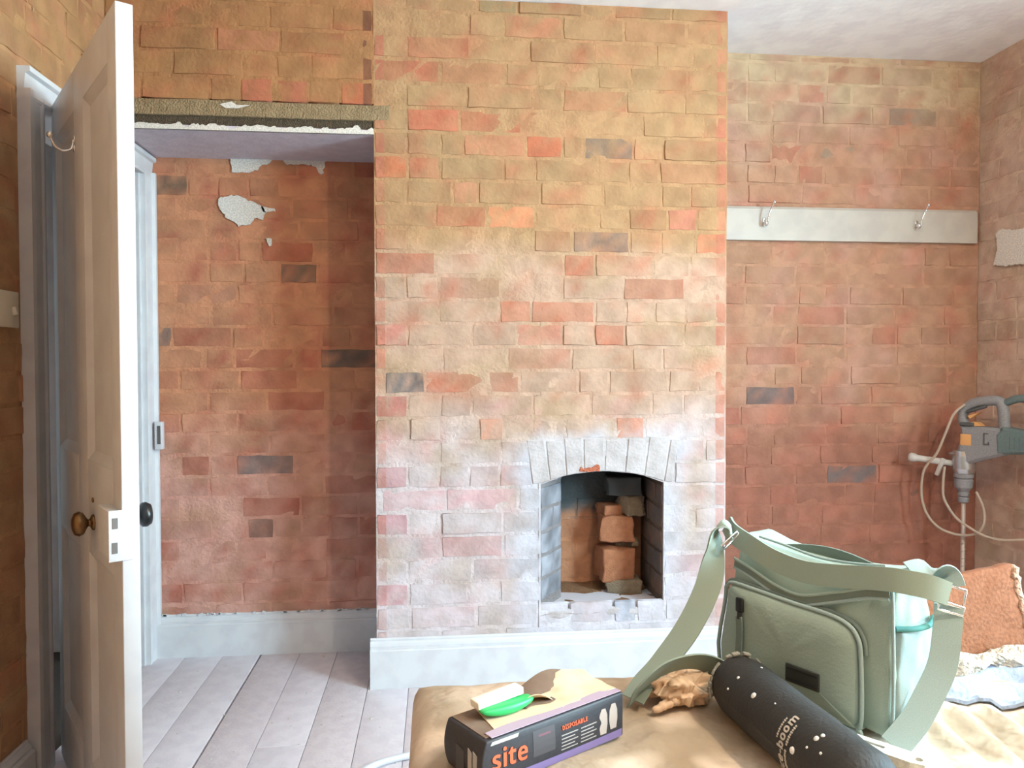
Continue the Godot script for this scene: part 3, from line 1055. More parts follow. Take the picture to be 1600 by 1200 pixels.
	# window of the right wall, beside the bed
	var wn := thing("window_1", "white sash window in the right wall beside the bed", "window", Vector3.ZERO, "structure")
	var wx := X_RIGHT + 0.13
	st = begin()
	for f in [[0.8, 0.85, 1.5, 2.5], [1.93, 1.98, 1.5, 2.5], [1.365, 1.405, 1.5, 2.5], [0.8, 1.98, 1.5, 1.545], [0.8, 1.98, 2.455, 2.5]]:
		span(st, Vector3(wx - 0.025, f[0], f[2]), Vector3(wx + 0.025, f[1], f[3]))
	obj("window_frame", st, M.white_paint, wn)
	st = begin()
	span(st, Vector3(X_RIGHT - 0.03, 0.785, 1.48), Vector3(wx, 0.812, 2.52))
	obj("window_sill", st, M.white_paint, wn)
	for q in [[0.85, 1.365], [1.405, 1.93]]:
		st = begin()
		span(st, Vector3(wx - 0.002, q[0], 1.545), Vector3(wx + 0.002, q[1], 2.455))
		obj("pane", st, M.glass, wn)
	# pendant lamp in the middle of the room
	var lp := thing("pendant_lamp", "bare bulb hanging on a white cord from the ceiling", "lamp", Vector3(1.165, 0, 2.3))
	st = begin()
	tube(st, [Vector3(0, ROOM_H, 0), Vector3(0, 2.15, 0)], 0.003)
	lathe(st, [Vector2(0.0, 0.0), Vector2(0.04, 0.0), Vector2(0.035, 0.02), Vector2(0.0, 0.025)], Vector3(0, ROOM_H, 0), Vector3.DOWN)
	obj("cord", st, M.white_paint, lp)
	st = begin()
	lathe(st, [Vector2(0.0, 0.0), Vector2(0.014, 0.0), Vector2(0.018, 0.05), Vector2(0.0, 0.05)], Vector3(0, 2.15, 0), Vector3.DOWN)
	obj("lamp_holder", st, M.white_paint, lp)
	st = begin()
	lathe(st, [Vector2(0.012, 0.0), Vector2(0.014, 0.02), Vector2(0.028, 0.05), Vector2(0.03, 0.07), Vector2(0.022, 0.09), Vector2(0.0, 0.1)], Vector3(0, 2.1, 0), Vector3.DOWN)
	obj("bulb", st, M.bulb, lp)


func _door() -> void:
	var d := thing("door_1", "white four-panel wooden door standing open towards the camera, bright free edge", "door", Vector3(-0.985, 0, 0.445), "structure")
	d.basis = Basis(Vector3(0.545, 0, 0.838), Vector3.UP, Vector3(-0.838, 0, 0.545)).orthonormalized()
	var s0 := -0.055
	var s1 := 0.755
	var t := 0.034
	var px := [[0.012, 0.288], [0.408, 0.678]]
	var py := [[0.172, 0.682], [0.905, 1.758]]
	var top := 1.86
	var member := func(called: String, a: float, b: float, y0: float, y1: float):
		var st := begin()
		rbox(st, Vector3((a + b) / 2, (y0 + y1) / 2, -t / 2), Vector3(b - a, y1 - y0, t), 0.0025)
		obj(called, st, M.white_paint, d)
	member.call("stile", s0, px[0][0], 0.008, top)
	member.call("stile", px[0][1], px[1][0], 0.008, top)
	member.call("stile", px[1][1], s1, 0.008, top)
	for q in [[0.008, py[0][0]], [py[0][1], py[1][0]], [py[1][1], top]]:
		for p in px:
			member.call("rail", p[0] - 0.002, p[1] + 0.002, q[0], q[1])
	for p in px:
		for q in py:
			var st := begin()
			box(st, Vector3((p[0] + p[1]) / 2, (q[0] + q[1]) / 2, -t / 2), Vector3(p[1] - p[0] + 0.004, q[1] - q[0] + 0.004, 0.010))
			var pn := obj("panel", st, M.white_paint, d)
			st = begin()
			for z in [0.0, 1.0]:
				var zf := -0.001 if z == 0.0 else -t + 0.001
				var zb := -t / 2 + (0.005 if z == 0.0 else -0.005)
				var wd := 0.022
				var o := [Vector3(p[0], q[0], zf), Vector3(p[1], q[0], zf), Vector3(p[1], q[1], zf), Vector3(p[0], q[1], zf)]
				var i := [Vector3(p[0] + wd, q[0] + wd, zb), Vector3(p[1] - wd, q[0] + wd, zb), Vector3(p[1] - wd, q[1] - wd, zb), Vector3(p[0] + wd, q[1] - wd, zb)]
				for k in 4:
					var n := (k + 1) % 4
					if z == 0.0:
						quad(st, o[k], o[n], i[n], i[k])
					else:
						quad(st, o[n], o[k], i[k], i[n])
			obj("panel_moulding", st, M.white_paint, pn)
	# rim lock at the free edge, its two bolts
	var st := begin()
	rbox(st, Vector3(0.70, 0.782, 0.011), Vector3(0.115, 0.100, 0.024), 0.003)
	rbox(st, Vector3(0.7565, 0.782, 0.002), Vector3(0.003, 0.104, 0.046), 0.001)
	var lk := obj("rim_lock", st, M.white_paint, d)
	st = begin()
	box(st, Vector3(0.7585, 0.808, 0.013), Vector3(0.002, 0.022, 0.010))
	obj("latch_bolt", st, M.dark_metal, lk)
	st = begin()
	box(st, Vector3(0.7585, 0.758, 0.014), Vector3(0.002, 0.022, 0.010))
	obj("dead_bolt", st, M.dark_metal, lk)
	# knobs
	st = begin()
	lathe(st, [Vector2(0, 0.0), Vector2(0.019, 0.0), Vector2(0.018, 0.004), Vector2(0.009, 0.008), Vector2(0.008, 0.012), Vector2(0.014, 0.016), Vector2(0.025, 0.022), Vector2(0.029, 0.031), Vector2(0.025, 0.040), Vector2(0.014, 0.045), Vector2(0, 0.046)], Vector3(0.468, 0.763, 0), Vector3(0, 0, 1))
	var kb := obj("brass_knob", st, M.brass, d)
	kb.set_meta("label", "round brass knob")
	st = begin()
	lathe(st, [Vector2(0, 0.0), Vector2(0.02, 0.0), Vector2(0.019, 0.004), Vector2(0.009, 0.008), Vector2(0.008, 0.014), Vector2(0.018, 0.018), Vector2(0.026, 0.025), Vector2(0.027, 0.033), Vector2(0.022, 0.042), Vector2(0, 0.046)], Vector3(0.665, 0.803, -t), Vector3(0, 0, -1))
	var kn := obj("black_knob", st, M.black, d)
	kn.set_meta("label", "round black knob on the far side")
	st = begin()
	lathe(st, [Vector2(0, 0.0), Vector2(0.006, 0.0), Vector2(0.006, 0.003), Vector2(0, 0.004)], Vector3(0.467, 0.815, 0), Vector3(0, 0, 1), 12)
	obj("keyhole_cover", st, M.brass, d)
	# chrome hook on the middle stile
	st = begin()
	lathe(st, [Vector2(0, 0), Vector2(0.010, 0), Vector2(0.010, 0.003), Vector2(0, 0.004)], Vector3(0.30, 1.685, 0), Vector3(0, 0, 1), 14)
	lathe(st, [Vector2(0, 0), Vector2(0.010, 0), Vector2(0.010, 0.003), Vector2(0, 0.004)], Vector3(0.30, 1.663, 0), Vector3(0, 0, 1), 14)
	tube(st, smooth_path([Vector3(0.30, 1.685, 0.003), Vector3(0.30, 1.662, 0.008), Vector3(0.299, 1.655, 0.024), Vector3(0.298, 1.664, 0.042), Vector3(0.298, 1.686, 0.052)]), 0.003)
	lathe(st, [Vector2(0, -0.008), Vector2(0.006, -0.006), Vector2(0.008, 0.0), Vector2(0.006, 0.006), Vector2(0, 0.008)], Vector3(0.298, 1.689, 0.053), Vector3.UP, 14)
	obj("coat_hook", st, M.chrome, d)


func _left_wall_fittings() -> void:
	var sb := thing("switch_box", "small cream surface box with a lever switch on the shaded left wall", "switch box", Vector3(X_LEFT + 0.003, 1.268, 0.69))
	var st := begin()
	rbox(st, Vector3(0.018, 0, 0), Vector3(0.036, 0.086, 0.086), 0.005)
	obj("back_box", st, M.socket, sb)
	st = begin()
	rbox(st, Vector3(0.039, 0, 0), Vector3(0.008, 0.09, 0.09), 0.003)
	obj("cover_plate", st, M.socket, sb)
	st = begin()
	rbox(st, Vector3(0.046, -0.004, -0.018), Vector3(0.012, 0.022, 0.011), 0.003, Basis(Vector3.BACK, 0.3))
	obj("rocker", st, M.socket, sb)
	st = begin()
	tube(st, smooth_path([Vector3(X_LEFT + 0.012, 1.31, 0.70), Vector3(X_LEFT + 0.011, 1.6, 0.696), Vector3(X_LEFT + 0.012, 1.95, 0.702), Vector3(X_LEFT + 0.012, 2.398, 0.70)]), 0.0055)
	tag(obj("wall_cable", st, M.wall_cable), "thin dark cable running up the left wall from the switch box", "cable")


func _hook_board() -> void:
	var hb := thing("hook_board", "long white painted board with chrome hooks fixed across the right alcove", "hook board", Vector3(0, 1.706, -DR))
	var x0 := BX1 + 0.004
	var x1 := 2.332
	var st := begin()
	prism(st, [Vector2(0.0, -0.069), Vector2(0.021, -0.069), Vector2(0.021, 0.058), Vector2(0.013, 0.069), Vector2(0.0, 0.069)], Vector3(x0, 0, 0.002), Vector3.BACK, Vector3.UP, -(x1 - x0))
	obj("board", st, M.board_paint, hb)
	for x in [1.398, 2.055]:
		st = begin()
		rbox(st, Vector3(x + 0.004, 0.006, 0.0245), Vector3(0.014, 0.03, 0.004), 0.0015)
		tube(st, smooth_path([Vector3(x + 0.004, 0.012, 0.026), Vector3(x + 0.004, -0.008, 0.036), Vector3(x + 0.003, -0.014, 0.046), Vector3(x + 0.003, -0.006, 0.056), Vector3(x + 0.003, 0.02, 0.064), Vector3(x + 0.012, 0.05, 0.070), Vector3(x + 0.020, 0.072, 0.078)]), 0.0032)
		lathe(st, [Vector2(0, -0.010), Vector2(0.007, -0.008), Vector2(0.0105, 0.0), Vector2(0.007, 0.008), Vector2(0, 0.010)], Vector3(x, -0.005, 0.048), Vector3.UP, 16)
		lathe(st, [Vector2(0, -0.007), Vector2(0.005, -0.005), Vector2(0.007, 0.0), Vector2(0.005, 0.005), Vector2(0, 0.007)], Vector3(x + 0.021, 0.074, 0.079), Vector3.UP, 14)
		obj("coat_hook", st, M.chrome, hb)


func _drill() -> void:
	var d := thing("hammer_drill", "dusty grey electric hammer drill leaning in the corner on its long bit", "power tool", Vector3(2.152, 0, -0.15))
	d.basis = Basis(Vector3(0.5, 0, 0.866), Vector3.UP, Vector3(-0.866, 0, 0.5))
	var X := Vector3.RIGHT
	var Y := Vector3.UP
	# housing
	var st := begin()
	prism(st, [Vector2(-0.048, 0.772), Vector2(0.028, 0.735), Vector2(0.075, 0.755), Vector2(0.135, 0.775), Vector2(0.165, 0.785), Vector2(0.165, 0.878), Vector2(0.12, 0.885), Vector2(-0.002, 0.885), Vector2(0.0, 0.84), Vector2(-0.012, 0.79)], Vector3(0, 0, -0.036), X, Y, 0.072, 0.010)
	obj("housing", st, M.tool_grey, d)
	st = begin()
	prism(st, [Vector2(0.13, 0.782), Vector2(0.26, 0.795), Vector2(0.26, 0.872), Vector2(0.15, 0.89), Vector2(0.125, 0.86)], Vector3(0, 0, -0.039), X, Y, 0.078, 0.010)
	for k in 5:
		box(st, Vector3(0.175 + k * 0.016, 0.832, 0.039), Vector3(0.007, 0.045, 0.004))
	obj("motor_housing", st, M.tool_teal, d)
	# D shaped handle
	st = begin()
	tube(st, smooth_path([Vector3(0.005, 0.885, 0), Vector3(-0.006, 0.91, 0), Vector3(0.0, 0.945, 0), Vector3(0.03, 0.972, 0), Vector3(0.08, 0.985, 0), Vector3(0.125, 0.985, 0), Vector3(0.14, 0.95, 0), Vector3(0.145, 0.88, 0)]), 0.019, 0.021, 14)
	obj("handle", st, M.tool_grey, d)
	st = begin()
	tube(st, smooth_path([Vector3(0.13, 0.97, 0), Vector3(0.19, 0.998, 0), Vector3(0.25, 0.992, 0)]), 0.014, 0.016, 12)
	obj("rear_grip", st, M.tool_teal, d)
	st = begin()
	rbox(st, Vector3(0.05, 0.952, 0.013), Vector3(0.075, 0.011, 0.022), 0.004, Basis(Vector3.BACK, 0.35))
	obj("dark_insert", st, M.tool_dark, d)
	st = begin()
	rbox(st, Vector3(0.022, 0.893, 0.02), Vector3(0.05, 0.014, 0.03), 0.004)
	obj("dark_insert", st, M.tool_dark, d)
	st = begin()
	prism(st, [Vector2(0.02, 0.925), Vector2(0.062, 0.94), Vector2(0.05, 0.93), Vector2(0.03, 0.915)], Vector3(0, 0, -0.01), X, Y, 0.03)
	prism(st, [Vector2(0.035, 0.902), Vector2(0.055, 0.902), Vector2(0.075, 0.888), Vector2(0.035, 0.886)], Vector3(0, 0, -0.01), X, Y, 0.035)
	obj("trigger", st, M.tool_orange, d)
	st = begin()
	rbox(st, Vector3(0.022, 0.832, 0.0365), Vector3(0.040, 0.044, 0.002), 0.001)
	obj("orange_label", st, M.tool_orange, d)
	st = begin()
	for b in [[0.088, 0.84, 0.005, 0.046], [0.095, 0.861, 0.016, 0.004], [0.095, 0.819, 0.018, 0.005], [0.104, 0.823, 0.004, 0.012]]:
		box(st, Vector3(b[0], b[1], 0.0365), Vector3(b[2], b[3], 0.003))
	obj("vent_mark", st, M.tool_dark, d)
	# gearbox, chuck and bit
	st = begin()
	lathe(st, [Vector2(0.0, 0.79), Vector2(0.040, 0.785), Vector2(0.043, 0.765), Vector2(0.043, 0.715), Vector2(0.038, 0.70), Vector2(0.038, 0.695), Vector2(0.0, 0.695)], Vector3.ZERO, Y, 28, true)
	obj("gearbox", st, M.steel, d)
	st = begin()
	lathe(st, [Vector2(0.0, 0.70), Vector2(0.036, 0.697), Vector2(0.036, 0.68), Vector2(0.030, 0.674), Vector2(0.034, 0.668), Vector2(0.032, 0.64), Vector2(0.024, 0.63), Vector2(0.018, 0.622), Vector2(0.022, 0.616), Vector2(0.022, 0.607), Vector2(0.016, 0.602), Vector2(0.021, 0.597), Vector2(0.020, 0.582), Vector2(0.012, 0.577), Vector2(0.0, 0.577)], Vector3.ZERO, Y, 28, true)
	obj("chuck", st, M.tool_grey, d)
	st = begin()
	lathe(st, [Vector2(0.0, 0.58), Vector2(0.0085, 0.58), Vector2(0.0085, 0.03), Vector2(0.010, 0.02), Vector2(0.0, 0.0)], Vector3.ZERO, Y, 16)
	var fl := []
	for k in 200:
		var a := k * 0.42
		fl.append(Vector3(cos(a) * 0.0078, 0.42 - k * 0.002, sin(a) * 0.0078))
	tube(st, fl, 0.0022, -1.0, 5)
	obj("drill_bit", st, M.steel_dusty, d)
	# side handle
	st = begin()
	lathe(st, [Vector2(0.0, 0.03), Vector2(0.013, 0.03), Vector2(0.011, 0.06), Vector2(0.013, 0.075), Vector2(0.013, 0.165), Vector2(0.017, 0.172), Vector2(0.019, 0.19), Vector2(0.012, 0.198), Vector2(0.0, 0.2)], Vector3(0, 0.728, 0.0), Vector3(-0.93, 0.1, 0.35), 18)
	obj("side_handle", st, M.tool_pale, d)
	st = begin()
	rbox(st, Vector3(-0.075, 0.715, 0.035), Vector3(0.016, 0.075, 0.014), 0.004, Basis(Vector3.BACK, -0.35))
	obj("depth_stop", st, M.tool_pale, d)
	# mains lead looped round the tool
	st = begin()
	tube(st, smooth_path([Vector3(0.01, 0.97, 0.02), Vector3(-0.02, 0.93, 0.045), Vector3(-0.045, 0.85, 0.06), Vector3(-0.075, 0.77, 0.065), Vector3(-0.125, 0.70, 0.06), Vector3(-0.14, 0.60, 0.05), Vector3(-0.12, 0.52, 0.045), Vector3(-0.07, 0.468, 0.04), Vector3(0.0, 0.452, 0.03), Vector3(0.06, 0.468, 0.025), Vector3(0.085, 0.51, 0.02), Vector3(0.08, 0.57, 0.015), Vector3(0.055, 0.63, 0.02)], 8), 0.0052, -1.0, 8)
	tube(st, smooth_path([Vector3(-0.05, 0.72, 0.05), Vector3(-0.055, 0.65, 0.05), Vector3(-0.05, 0.59, 0.05), Vector3(-0.01, 0.525, 0.045), Vector3(0.04, 0.49, 0.04), Vector3(0.09, 0.465, 0.03), Vector3(0.15, 0.458, 0.02), Vector3(0.22, 0.47, 0.0)], 8), 0.0052, -1.0, 8)
	obj("mains_lead", st, M.cord, d)


func bed_height(x: float, z: float) -> float:
	var h := nz2.get_noise_2d(x * 70.0, z * 70.0) * 0.006
	h += nz2.get_noise_2d(x * 220.0 + z * 120.0, z * 60.0) * 0.004
	# long folds running out from under the bag
	var k := smoothstep(0.78, 0.9, x) * smoothstep(1.46, 1.56, z)
	h += k * 0.010 * sin((x + (z - 1.6) * 0.2) * 112.0 + nz2.get_noise_2d(x * 60.0, z * 60.0) * 2.2)
	return h


func _bed() -> void:
	var st := begin()
	var ex := 0.02
	var ez := 1.285
	var r := 0.05
	var fold := func(p: float) -> Vector2:    # distance in from the edge -> (distance in plan, drop)
		if p >= 0.0:
			return Vector2(p + r, 0.0)
		var a := clampf(-p / r, 0.0, PI / 2)
		return Vector2(r - r * sin(a), r * (1.0 - cos(a)) + maxf(0.0, -p - r * PI / 2))
	var us := []
	var vs := []
	for k in 170:
		us.append(lerpf(-0.56, 2.25, k / 169.0))
	for k in 120:
		vs.append(lerpf(-0.56, 1.9, k / 119.0))
	sheet(st, 169, 119, func(u, v):
		var a: Vector2 = fold.call(us[int(round(u * 169.0))])
		var b: Vector2 = fold.call(vs[int(round(v * 119.0))])
		var x := ex + a.x
		var z := ez + b.x
		var drop := maxf(a.y, b.y)
		var y := BED - drop + bed_height(x, z) * smoothstep(0.05, 0.0, drop)
		var wave := sin(x * 31.0 + z * 27.0 + nz2.get_noise_2d(x * 50.0, z * 50.0) * 3.0) * 0.018 * smoothstep(0.03, 0.3, drop)
		if a.y > 0.02:
			x += wave
		if b.y > 0.02:
			z += wave
		return Vector3(minf(x, X_RIGHT - 0.03), maxf(y, 0.004), z))
	tag(obj("dust_sheet", st, M.dust_sheet), "crumpled beige dust sheet covering the bed in the foreground", "dust sheet")
	# white sheet thrown over the far right of the bed
	st = begin()
	sheet(st, 50, 34, func(u, v):
		var far := Vector2(0.93 + 0.9 * u, 1.345 + 0.01 * sin(u * 11.0))
		var near := Vector2(0.88 + 0.9 * u, 1.46 + 0.31 * pow(u, 0.8) + 0.006 * sin(u * 30.0))
		var p := far.lerp(near, v)
		var y := BED + 0.010 + bed_height(p.x, p.y) + 0.011 * sin((p.x * 0.45 - p.y) * 62.0 + nz2.get_noise_2d(p.x * 60.0, p.y * 60.0) * 3.0)
		y += 0.010 * exp(-pow((v - 0.96) / 0.03, 2.0)) + 0.008 * exp(-pow((v - 0.80) / 0.04, 2.0))
		return Vector3(p.x, y, p.y), 0.006)
	tag(obj("white_sheet", st, M.white_cloth), "bluish white cloth spread over the bed at the right edge", "sheet")


func _panel_and_rag() -> void:
	var p := thing("fibre_panel", "rough orange-brown rectangular fibre panel propped up behind the green bag", "panel", Vector3(1.115, 0.644, 1.318))
	p.basis = Basis(Vector3.RIGHT, deg_to_rad(-8.0)) * Basis(Vector3.BACK, deg_to_rad(9.0))
	var st := begin()
	rbox(st, Vector3(-0.020, 0, 0), Vector3(0.205, 0.162, 0.026), 0.006, Basis.IDENTITY, 14, func(q): return q + Vector3(nz2.get_noise_2d(q.y * 900.0, 2.0) * 0.003, nz2.get_noise_2d(q.x * 900.0, 5.0) * 0.003, nz2.get_noise_2d(q.x * 250.0, q.y * 900.0) * 0.004))
	obj("board", st, M.fibre, p)
	st = begin()
	rbox(st, Vector3(0.083, 0.0, 0.002), Vector3(0.018, 0.158, 0.03), 0.008, Basis.IDENTITY, 22, func(q): return q + Vector3(nz2.get_noise_2d(q.y * 1900.0, 9.0) * 0.006, 0, nz2.get_noise_2d(q.y * 1500.0, 3.0) * 0.004))
	obj("frayed_lit_edge", st, M.fibre_edge_lit, p)  # frayed in shape, its pale tone is painted window light
	st = begin()
	rbox(st, Vector3.ZERO, Vector3(0.30, 0.03, 0.05), 0.014, Basis.IDENTITY, 26, func(q):
		return q * Vector3(1, 1.0 + 0.3 * sin(q.x * 40.0), 1.0 + 0.25 * sin(q.x * 53.0)) + Vector3(0, nz2.get_noise_3d(q.x * 500.0, q.y * 700.0, q.z * 600.0) * 0.010, nz2.get_noise_2d(q.x * 400.0, q.y * 600.0) * 0.010))
	var rg := obj("rag", st, M.rag)
	rg.position = Vector3(1.13, BED + 0.021, 1.364)
	rg.rotation.z = 0.06
	tag(rg, "bundled cream rag lying under the fibre panel at the back of the bed", "rag")


func _bag() -> void:
	var b := thing("messenger_bag", "sage green canvas messenger bag with front pocket standing on the bed", "bag", Vector3(0.606, BED + 0.006, 1.367))
	b.basis = Basis(Vector3(0.5, 0, 0.866), Vector3.UP, Vector3(-0.866, 0, 0.5))
	var W := 0.29
	var H := 0.258
	var D := 0.12
	var st := begin()
	# the body narrows towards a sagging top
	rbox(st, Vector3(W / 2 - 0.006, H / 2, -D / 2), Vector3(W + 0.012, H, D), 0.014, Basis.IDENTITY, 14, func(p):
		var u: float = p.x / W * 2.0
		var v: float = p.y / H + 0.5
		var q: Vector3 = p
		q.z *= lerpf(1.06, 0.72, smoothstep(0.55, 1.0, v))
		q.z += 0.006 * (1.0 - u * u) * sin(v * PI) * signf(p.z)
		q.y -= (0.018 * (1.0 - u * u) + 0.006 * u) * smoothstep(0.4, 1.0, v)
		q.x *= lerpf(1.0, 0.985, v)
		q += Vector3(nz2.get_noise_2d(p.y * 140.0, p.z * 140.0), 0.0, nz2.get_noise_2d(p.x * 150.0, p.y * 150.0)) * 0.005
		return q)
	obj("body", st, M.canvas, b)
	# open mouth of the bag behind the top seam
	st = begin()
	var lip := []
	var acr := []
	for k in 25:
		var u := k / 24.0
		lip.append(Vector3(0.055 + 0.185 * u, H - 0.020 + 0.012 * sin(u * PI) * (1.0 - 0.6 * u), -D * 0.42 - 0.02 * sin(u * PI)))
		acr.append(Vector3(0, 1, 0.15))
	ribbon(st, lip, acr, 0.022, 0.003)
	obj("rear_lip", st, M.canvas_dark, b)
	# seam tapes: two along the top, two round the front zip
	var tape := func(called: String, pts: Array, r: float, m: Material, par: Node):
		var s := begin()
		tube(s, smooth_path(pts, 7), r, -1.0, 8)
		return obj(called, s, m, par)
	tape.call("top_piping", [Vector3(0.02, 0.262, 0.0), Vector3(0.07, 0.252, 0.0), Vector3(0.145, 0.243, 0.001), Vector3(0.20, 0.246, 0.0), Vector3(0.25, 0.256, -0.003), Vector3(0.283, 0.253, -0.012)], 0.0022, M.canvas_pale_lit, b)
	tape.call("top_piping", [Vector3(0.03, 0.262, -0.025), Vector3(0.08, 0.255, -0.03), Vector3(0.145, 0.246, -0.032), Vector3(0.21, 0.25, -0.03), Vector3(0.26, 0.257, -0.03)], 0.0022, M.canvas_pale_lit, b)
	st = begin()
	var zp := smooth_path([Vector3(-0.003, 0.212, 0.001), Vector3(0.035, 0.204, 0.007), Vector3(0.09, 0.186, 0.009), Vector3(0.14, 0.181, 0.010), Vector3(0.2, 0.200, 0.009), Vector3(0.25, 0.218, 0.006), Vector3(0.284, 0.224, 0.002)], 7)
	var zw := []
	for k in zp.size():
		zw.append(Vector3.UP)
	ribbon(st, zp, zw, 0.013, 0.004)
	var zip := obj("zip", st, M.canvas_dark, b)
	var up := []
	var dn := []
	for q in zp:
		up.append(q + Vector3(0, 0.008, 0.002))
		dn.append(q + Vector3(0, -0.008, 0.002))
	tape.call("zip_piping", up, 0.0026, M.canvas, zip)
	tape.call("zip_piping", dn, 0.0026, M.canvas_pale_lit, zip)
	# front pocket with an arched top
	var arch := [Vector2(-0.004, 0.012), Vector2(0.225, 0.004), Vector2(0.240, 0.010), Vector2(0.246, 0.03), Vector2(0.244, 0.12), Vector2(0.238, 0.148), Vector2(0.222, 0.163), Vector2(0.19, 0.170), Vector2(0.13, 0.172), Vector2(0.06, 0.176), Vector2(0.012, 0.178), Vector2(-0.002, 0.170), Vector2(-0.006, 0.15)]
	st = begin()
	var cen := Vector2(0.12, 0.09)
	var pk := []
	var big := []
	for i in arch.size():
		var a0: Vector2 = arch[(i - 1 + arch.size()) % arch.size()]
		var a1: Vector2 = arch[i]
		var a2: Vector2 = arch[(i + 1) % arch.size()]
		var a3: Vector2 = arch[(i + 2) % arch.size()]
		for k in 5:
			big.append(a1.cubic_interpolate(a2, a0, a3, k / 5.0))
	var rings := [[1.0, 0.0], [1.0, 0.012], [0.985, 0.019], [0.95, 0.023], [0.7, 0.027], [0.4, 0.029], [0.0, 0.030]]
	for rr in rings:
		var row := []
		for p in big:
			var q: Vector2 = cen + (p - cen) * rr[0]
			row.append(Vector3(q.x, q.y, rr[1] + nz2.get_noise_2d(q.x * 260.0, q.y * 260.0) * 0.005 * (1.0 - rr[0] * 0.7)))
		pk.append(row)
	var bn := big.size()
	for i in rings.size() - 1:
		for k in bn:
			var n := (k + 1) % bn
			if i == rings.size() - 2:
				tri(st, pk[i][k], pk[i][n], pk[i + 1][0], 0)
			else:
				quad(st, pk[i][k], pk[i][n], pk[i + 1][n], pk[i + 1][k], 0)
	var pocket := obj("front_pocket", st, M.canvas, b)
	var seam := []
	for p in big:
		seam.append(Vector3(p.x, p.y, 0.018) + Vector3((p.x - cen.x) * 0.03, (p.y - cen.y) * 0.03, 0))
	seam.append(seam[0])
	st = begin()
	tube(st, seam, 0.0035, -1.0, 8)
	obj("pocket_piping", st, M.canvas_pale_lit, pocket)
	st = begin()
	var zig := []
	for p in big.slice(20, 60):
		zig.append(Vector3(cen.x + (p.x - cen.x) * 1.06, cen.y + (p.y - cen.y) * 1.06, 0.010))
	tube(st, zig, 0.004, -1.0, 8)
	obj("pocket_zip", st, M.canvas_dark, pocket)
	# puller and its tab
	st = begin()
	rbox(st, Vector3(0.030, 0.148, 0.030), Vector3(0.016, 0.026, 0.006), 0.003)
	tube(st, [Vector3(0.030, 0.136, 0.031), Vector3(0.031, 0.124, 0.032)], 0.004)
	var pl := obj("zip_pull", st, M.black, pocket)
	pl.set_meta("label", "black zip pull")
	st = begin()
	ribbon(st, smooth_path([Vector3(0.031, 0.128, 0.033), Vector3(0.033, 0.10, 0.034), Vector3(0.030, 0.045, 0.034)]), [Vector3.RIGHT, Vector3.RIGHT, Vector3.RIGHT, Vector3.RIGHT, Vector3.RIGHT, Vector3.RIGHT, Vector3.RIGHT, Vector3.RIGHT, Vector3.RIGHT, Vector3.RIGHT, Vector3.RIGHT, Vector3.RIGHT, Vector3.RIGHT], 0.012, 0.003)
	obj("pull_tab", st, M.canvas_dark, pocket)
	# dark label patch
	st = begin()
	rbox(st, Vector3(0.155, 0.061, 0.0305), Vector3(0.062, 0.030, 0.004), 0.0018)
	var pt := obj("label_patch", st, M.patch, pocket)
	pt.set_meta("label", "dark rubber label patch")
	st = begin()
	for y in [0.052, 0.070]:
		box(st, Vector3(0.155, y, 0.0328), Vector3(0.054, 0.003, 0.0012))
	obj("patch_rib", st, M.patch_line, pocket)
	# gusset pocket of the right side with a teal edge
	st = begin()
	rbox(st, Vector3(W - 0.006, 0.085, -D / 2), Vector3(0.022, 0.165, 0.104), 0.01, Basis.IDENTITY, 8, func(p): return p + Vector3(0.008 * cos(p.z * 30.0) * (0.4 + p.y * 4.0) + nz2.get_noise_2d(p.y * 200.0, p.z * 300.0) * 0.006, 0, 0))
	var sp := obj("side_pocket", st, M.canvas_pale_lit, b)
	st = begin()
	tube(st, smooth_path([Vector3(W - 0.002, 0.170, -0.006), Vector3(W + 0.014, 0.169, -0.035), Vector3(W + 0.016, 0.168, -0.075), Vector3(W + 0.004, 0.170, -0.112)]), 0.0045, -1.0, 8)
	obj("teal_binding", st, M.teal, sp)
	tape.call("gusset_piping", [Vector3(0.282, 0.248, -0.006), Vector3(0.288, 0.2, 0.001), Vector3(0.291, 0.12, 0.003), Vector3(0.290, 0.03, 0.002), Vector3(0.284, 0.004, 0.0)], 0.0028, M.canvas_pale_lit, b)
	tape.call("gusset_piping", [Vector3(0.283, 0.245, -0.1), Vector3(0.294, 0.19, -0.118), Vector3(0.296, 0.1, -0.12), Vector3(0.29, 0.01, -0.118)], 0.0028, M.canvas_pale_lit, b)
	# webbing: a band over the top of the front, then a strap at either end
	var inv := b.transform.affine_inverse()
	var to_local := func(a: Array) -> Array:
		var out := []
		for p in a:
			out.append(inv * p)
		return out
	var band := smooth_path([Vector3(-0.022, 0.279, 0.0), Vector3(-0.002, 0.266, 0.008), Vector3(0.035, 0.252, 0.009), Vector3(0.085, 0.236, 0.010), Vector3(0.145, 0.229, 0.011), Vector3(0.205, 0.235, 0.010), Vector3(0.26, 0.244, 0.008), Vector3(0.30, 0.248, 0.004), Vector3(0.335, 0.244, -0.012), Vector3(0.357, 0.236, -0.026)], 6)
	var bw := []
	for k in band.size():
		var u := float(k) / (band.size() - 1)
		bw.append(Vector3(0.25 * (0.5 - u), 1.0, -0.12 - 0.6 * smoothstep(0.8, 1.0, u)))
	st = begin()
	ribbon(st, band, bw, 0.036, 0.004)
	obj("top_band", st, M.webbing, b)
	# left strap, falling to the bed and looping back
	var ls: Array = to_local.call([Vector3(0.586, 0.829, 1.392), Vector3(0.573, 0.842, 1.394), Vector3(0.556, 0.832, 1.393), Vector3(0.554, 0.790, 1.394), Vector3(0.538, 0.735, 1.404), Vector3(0.500, 0.672, 1.417), Vector3(0.455, 0.622, 1.429), Vector3(0.416, 0.590, 1.441), Vector3(0.391, 0.566, 1.456)])
	var lw := []
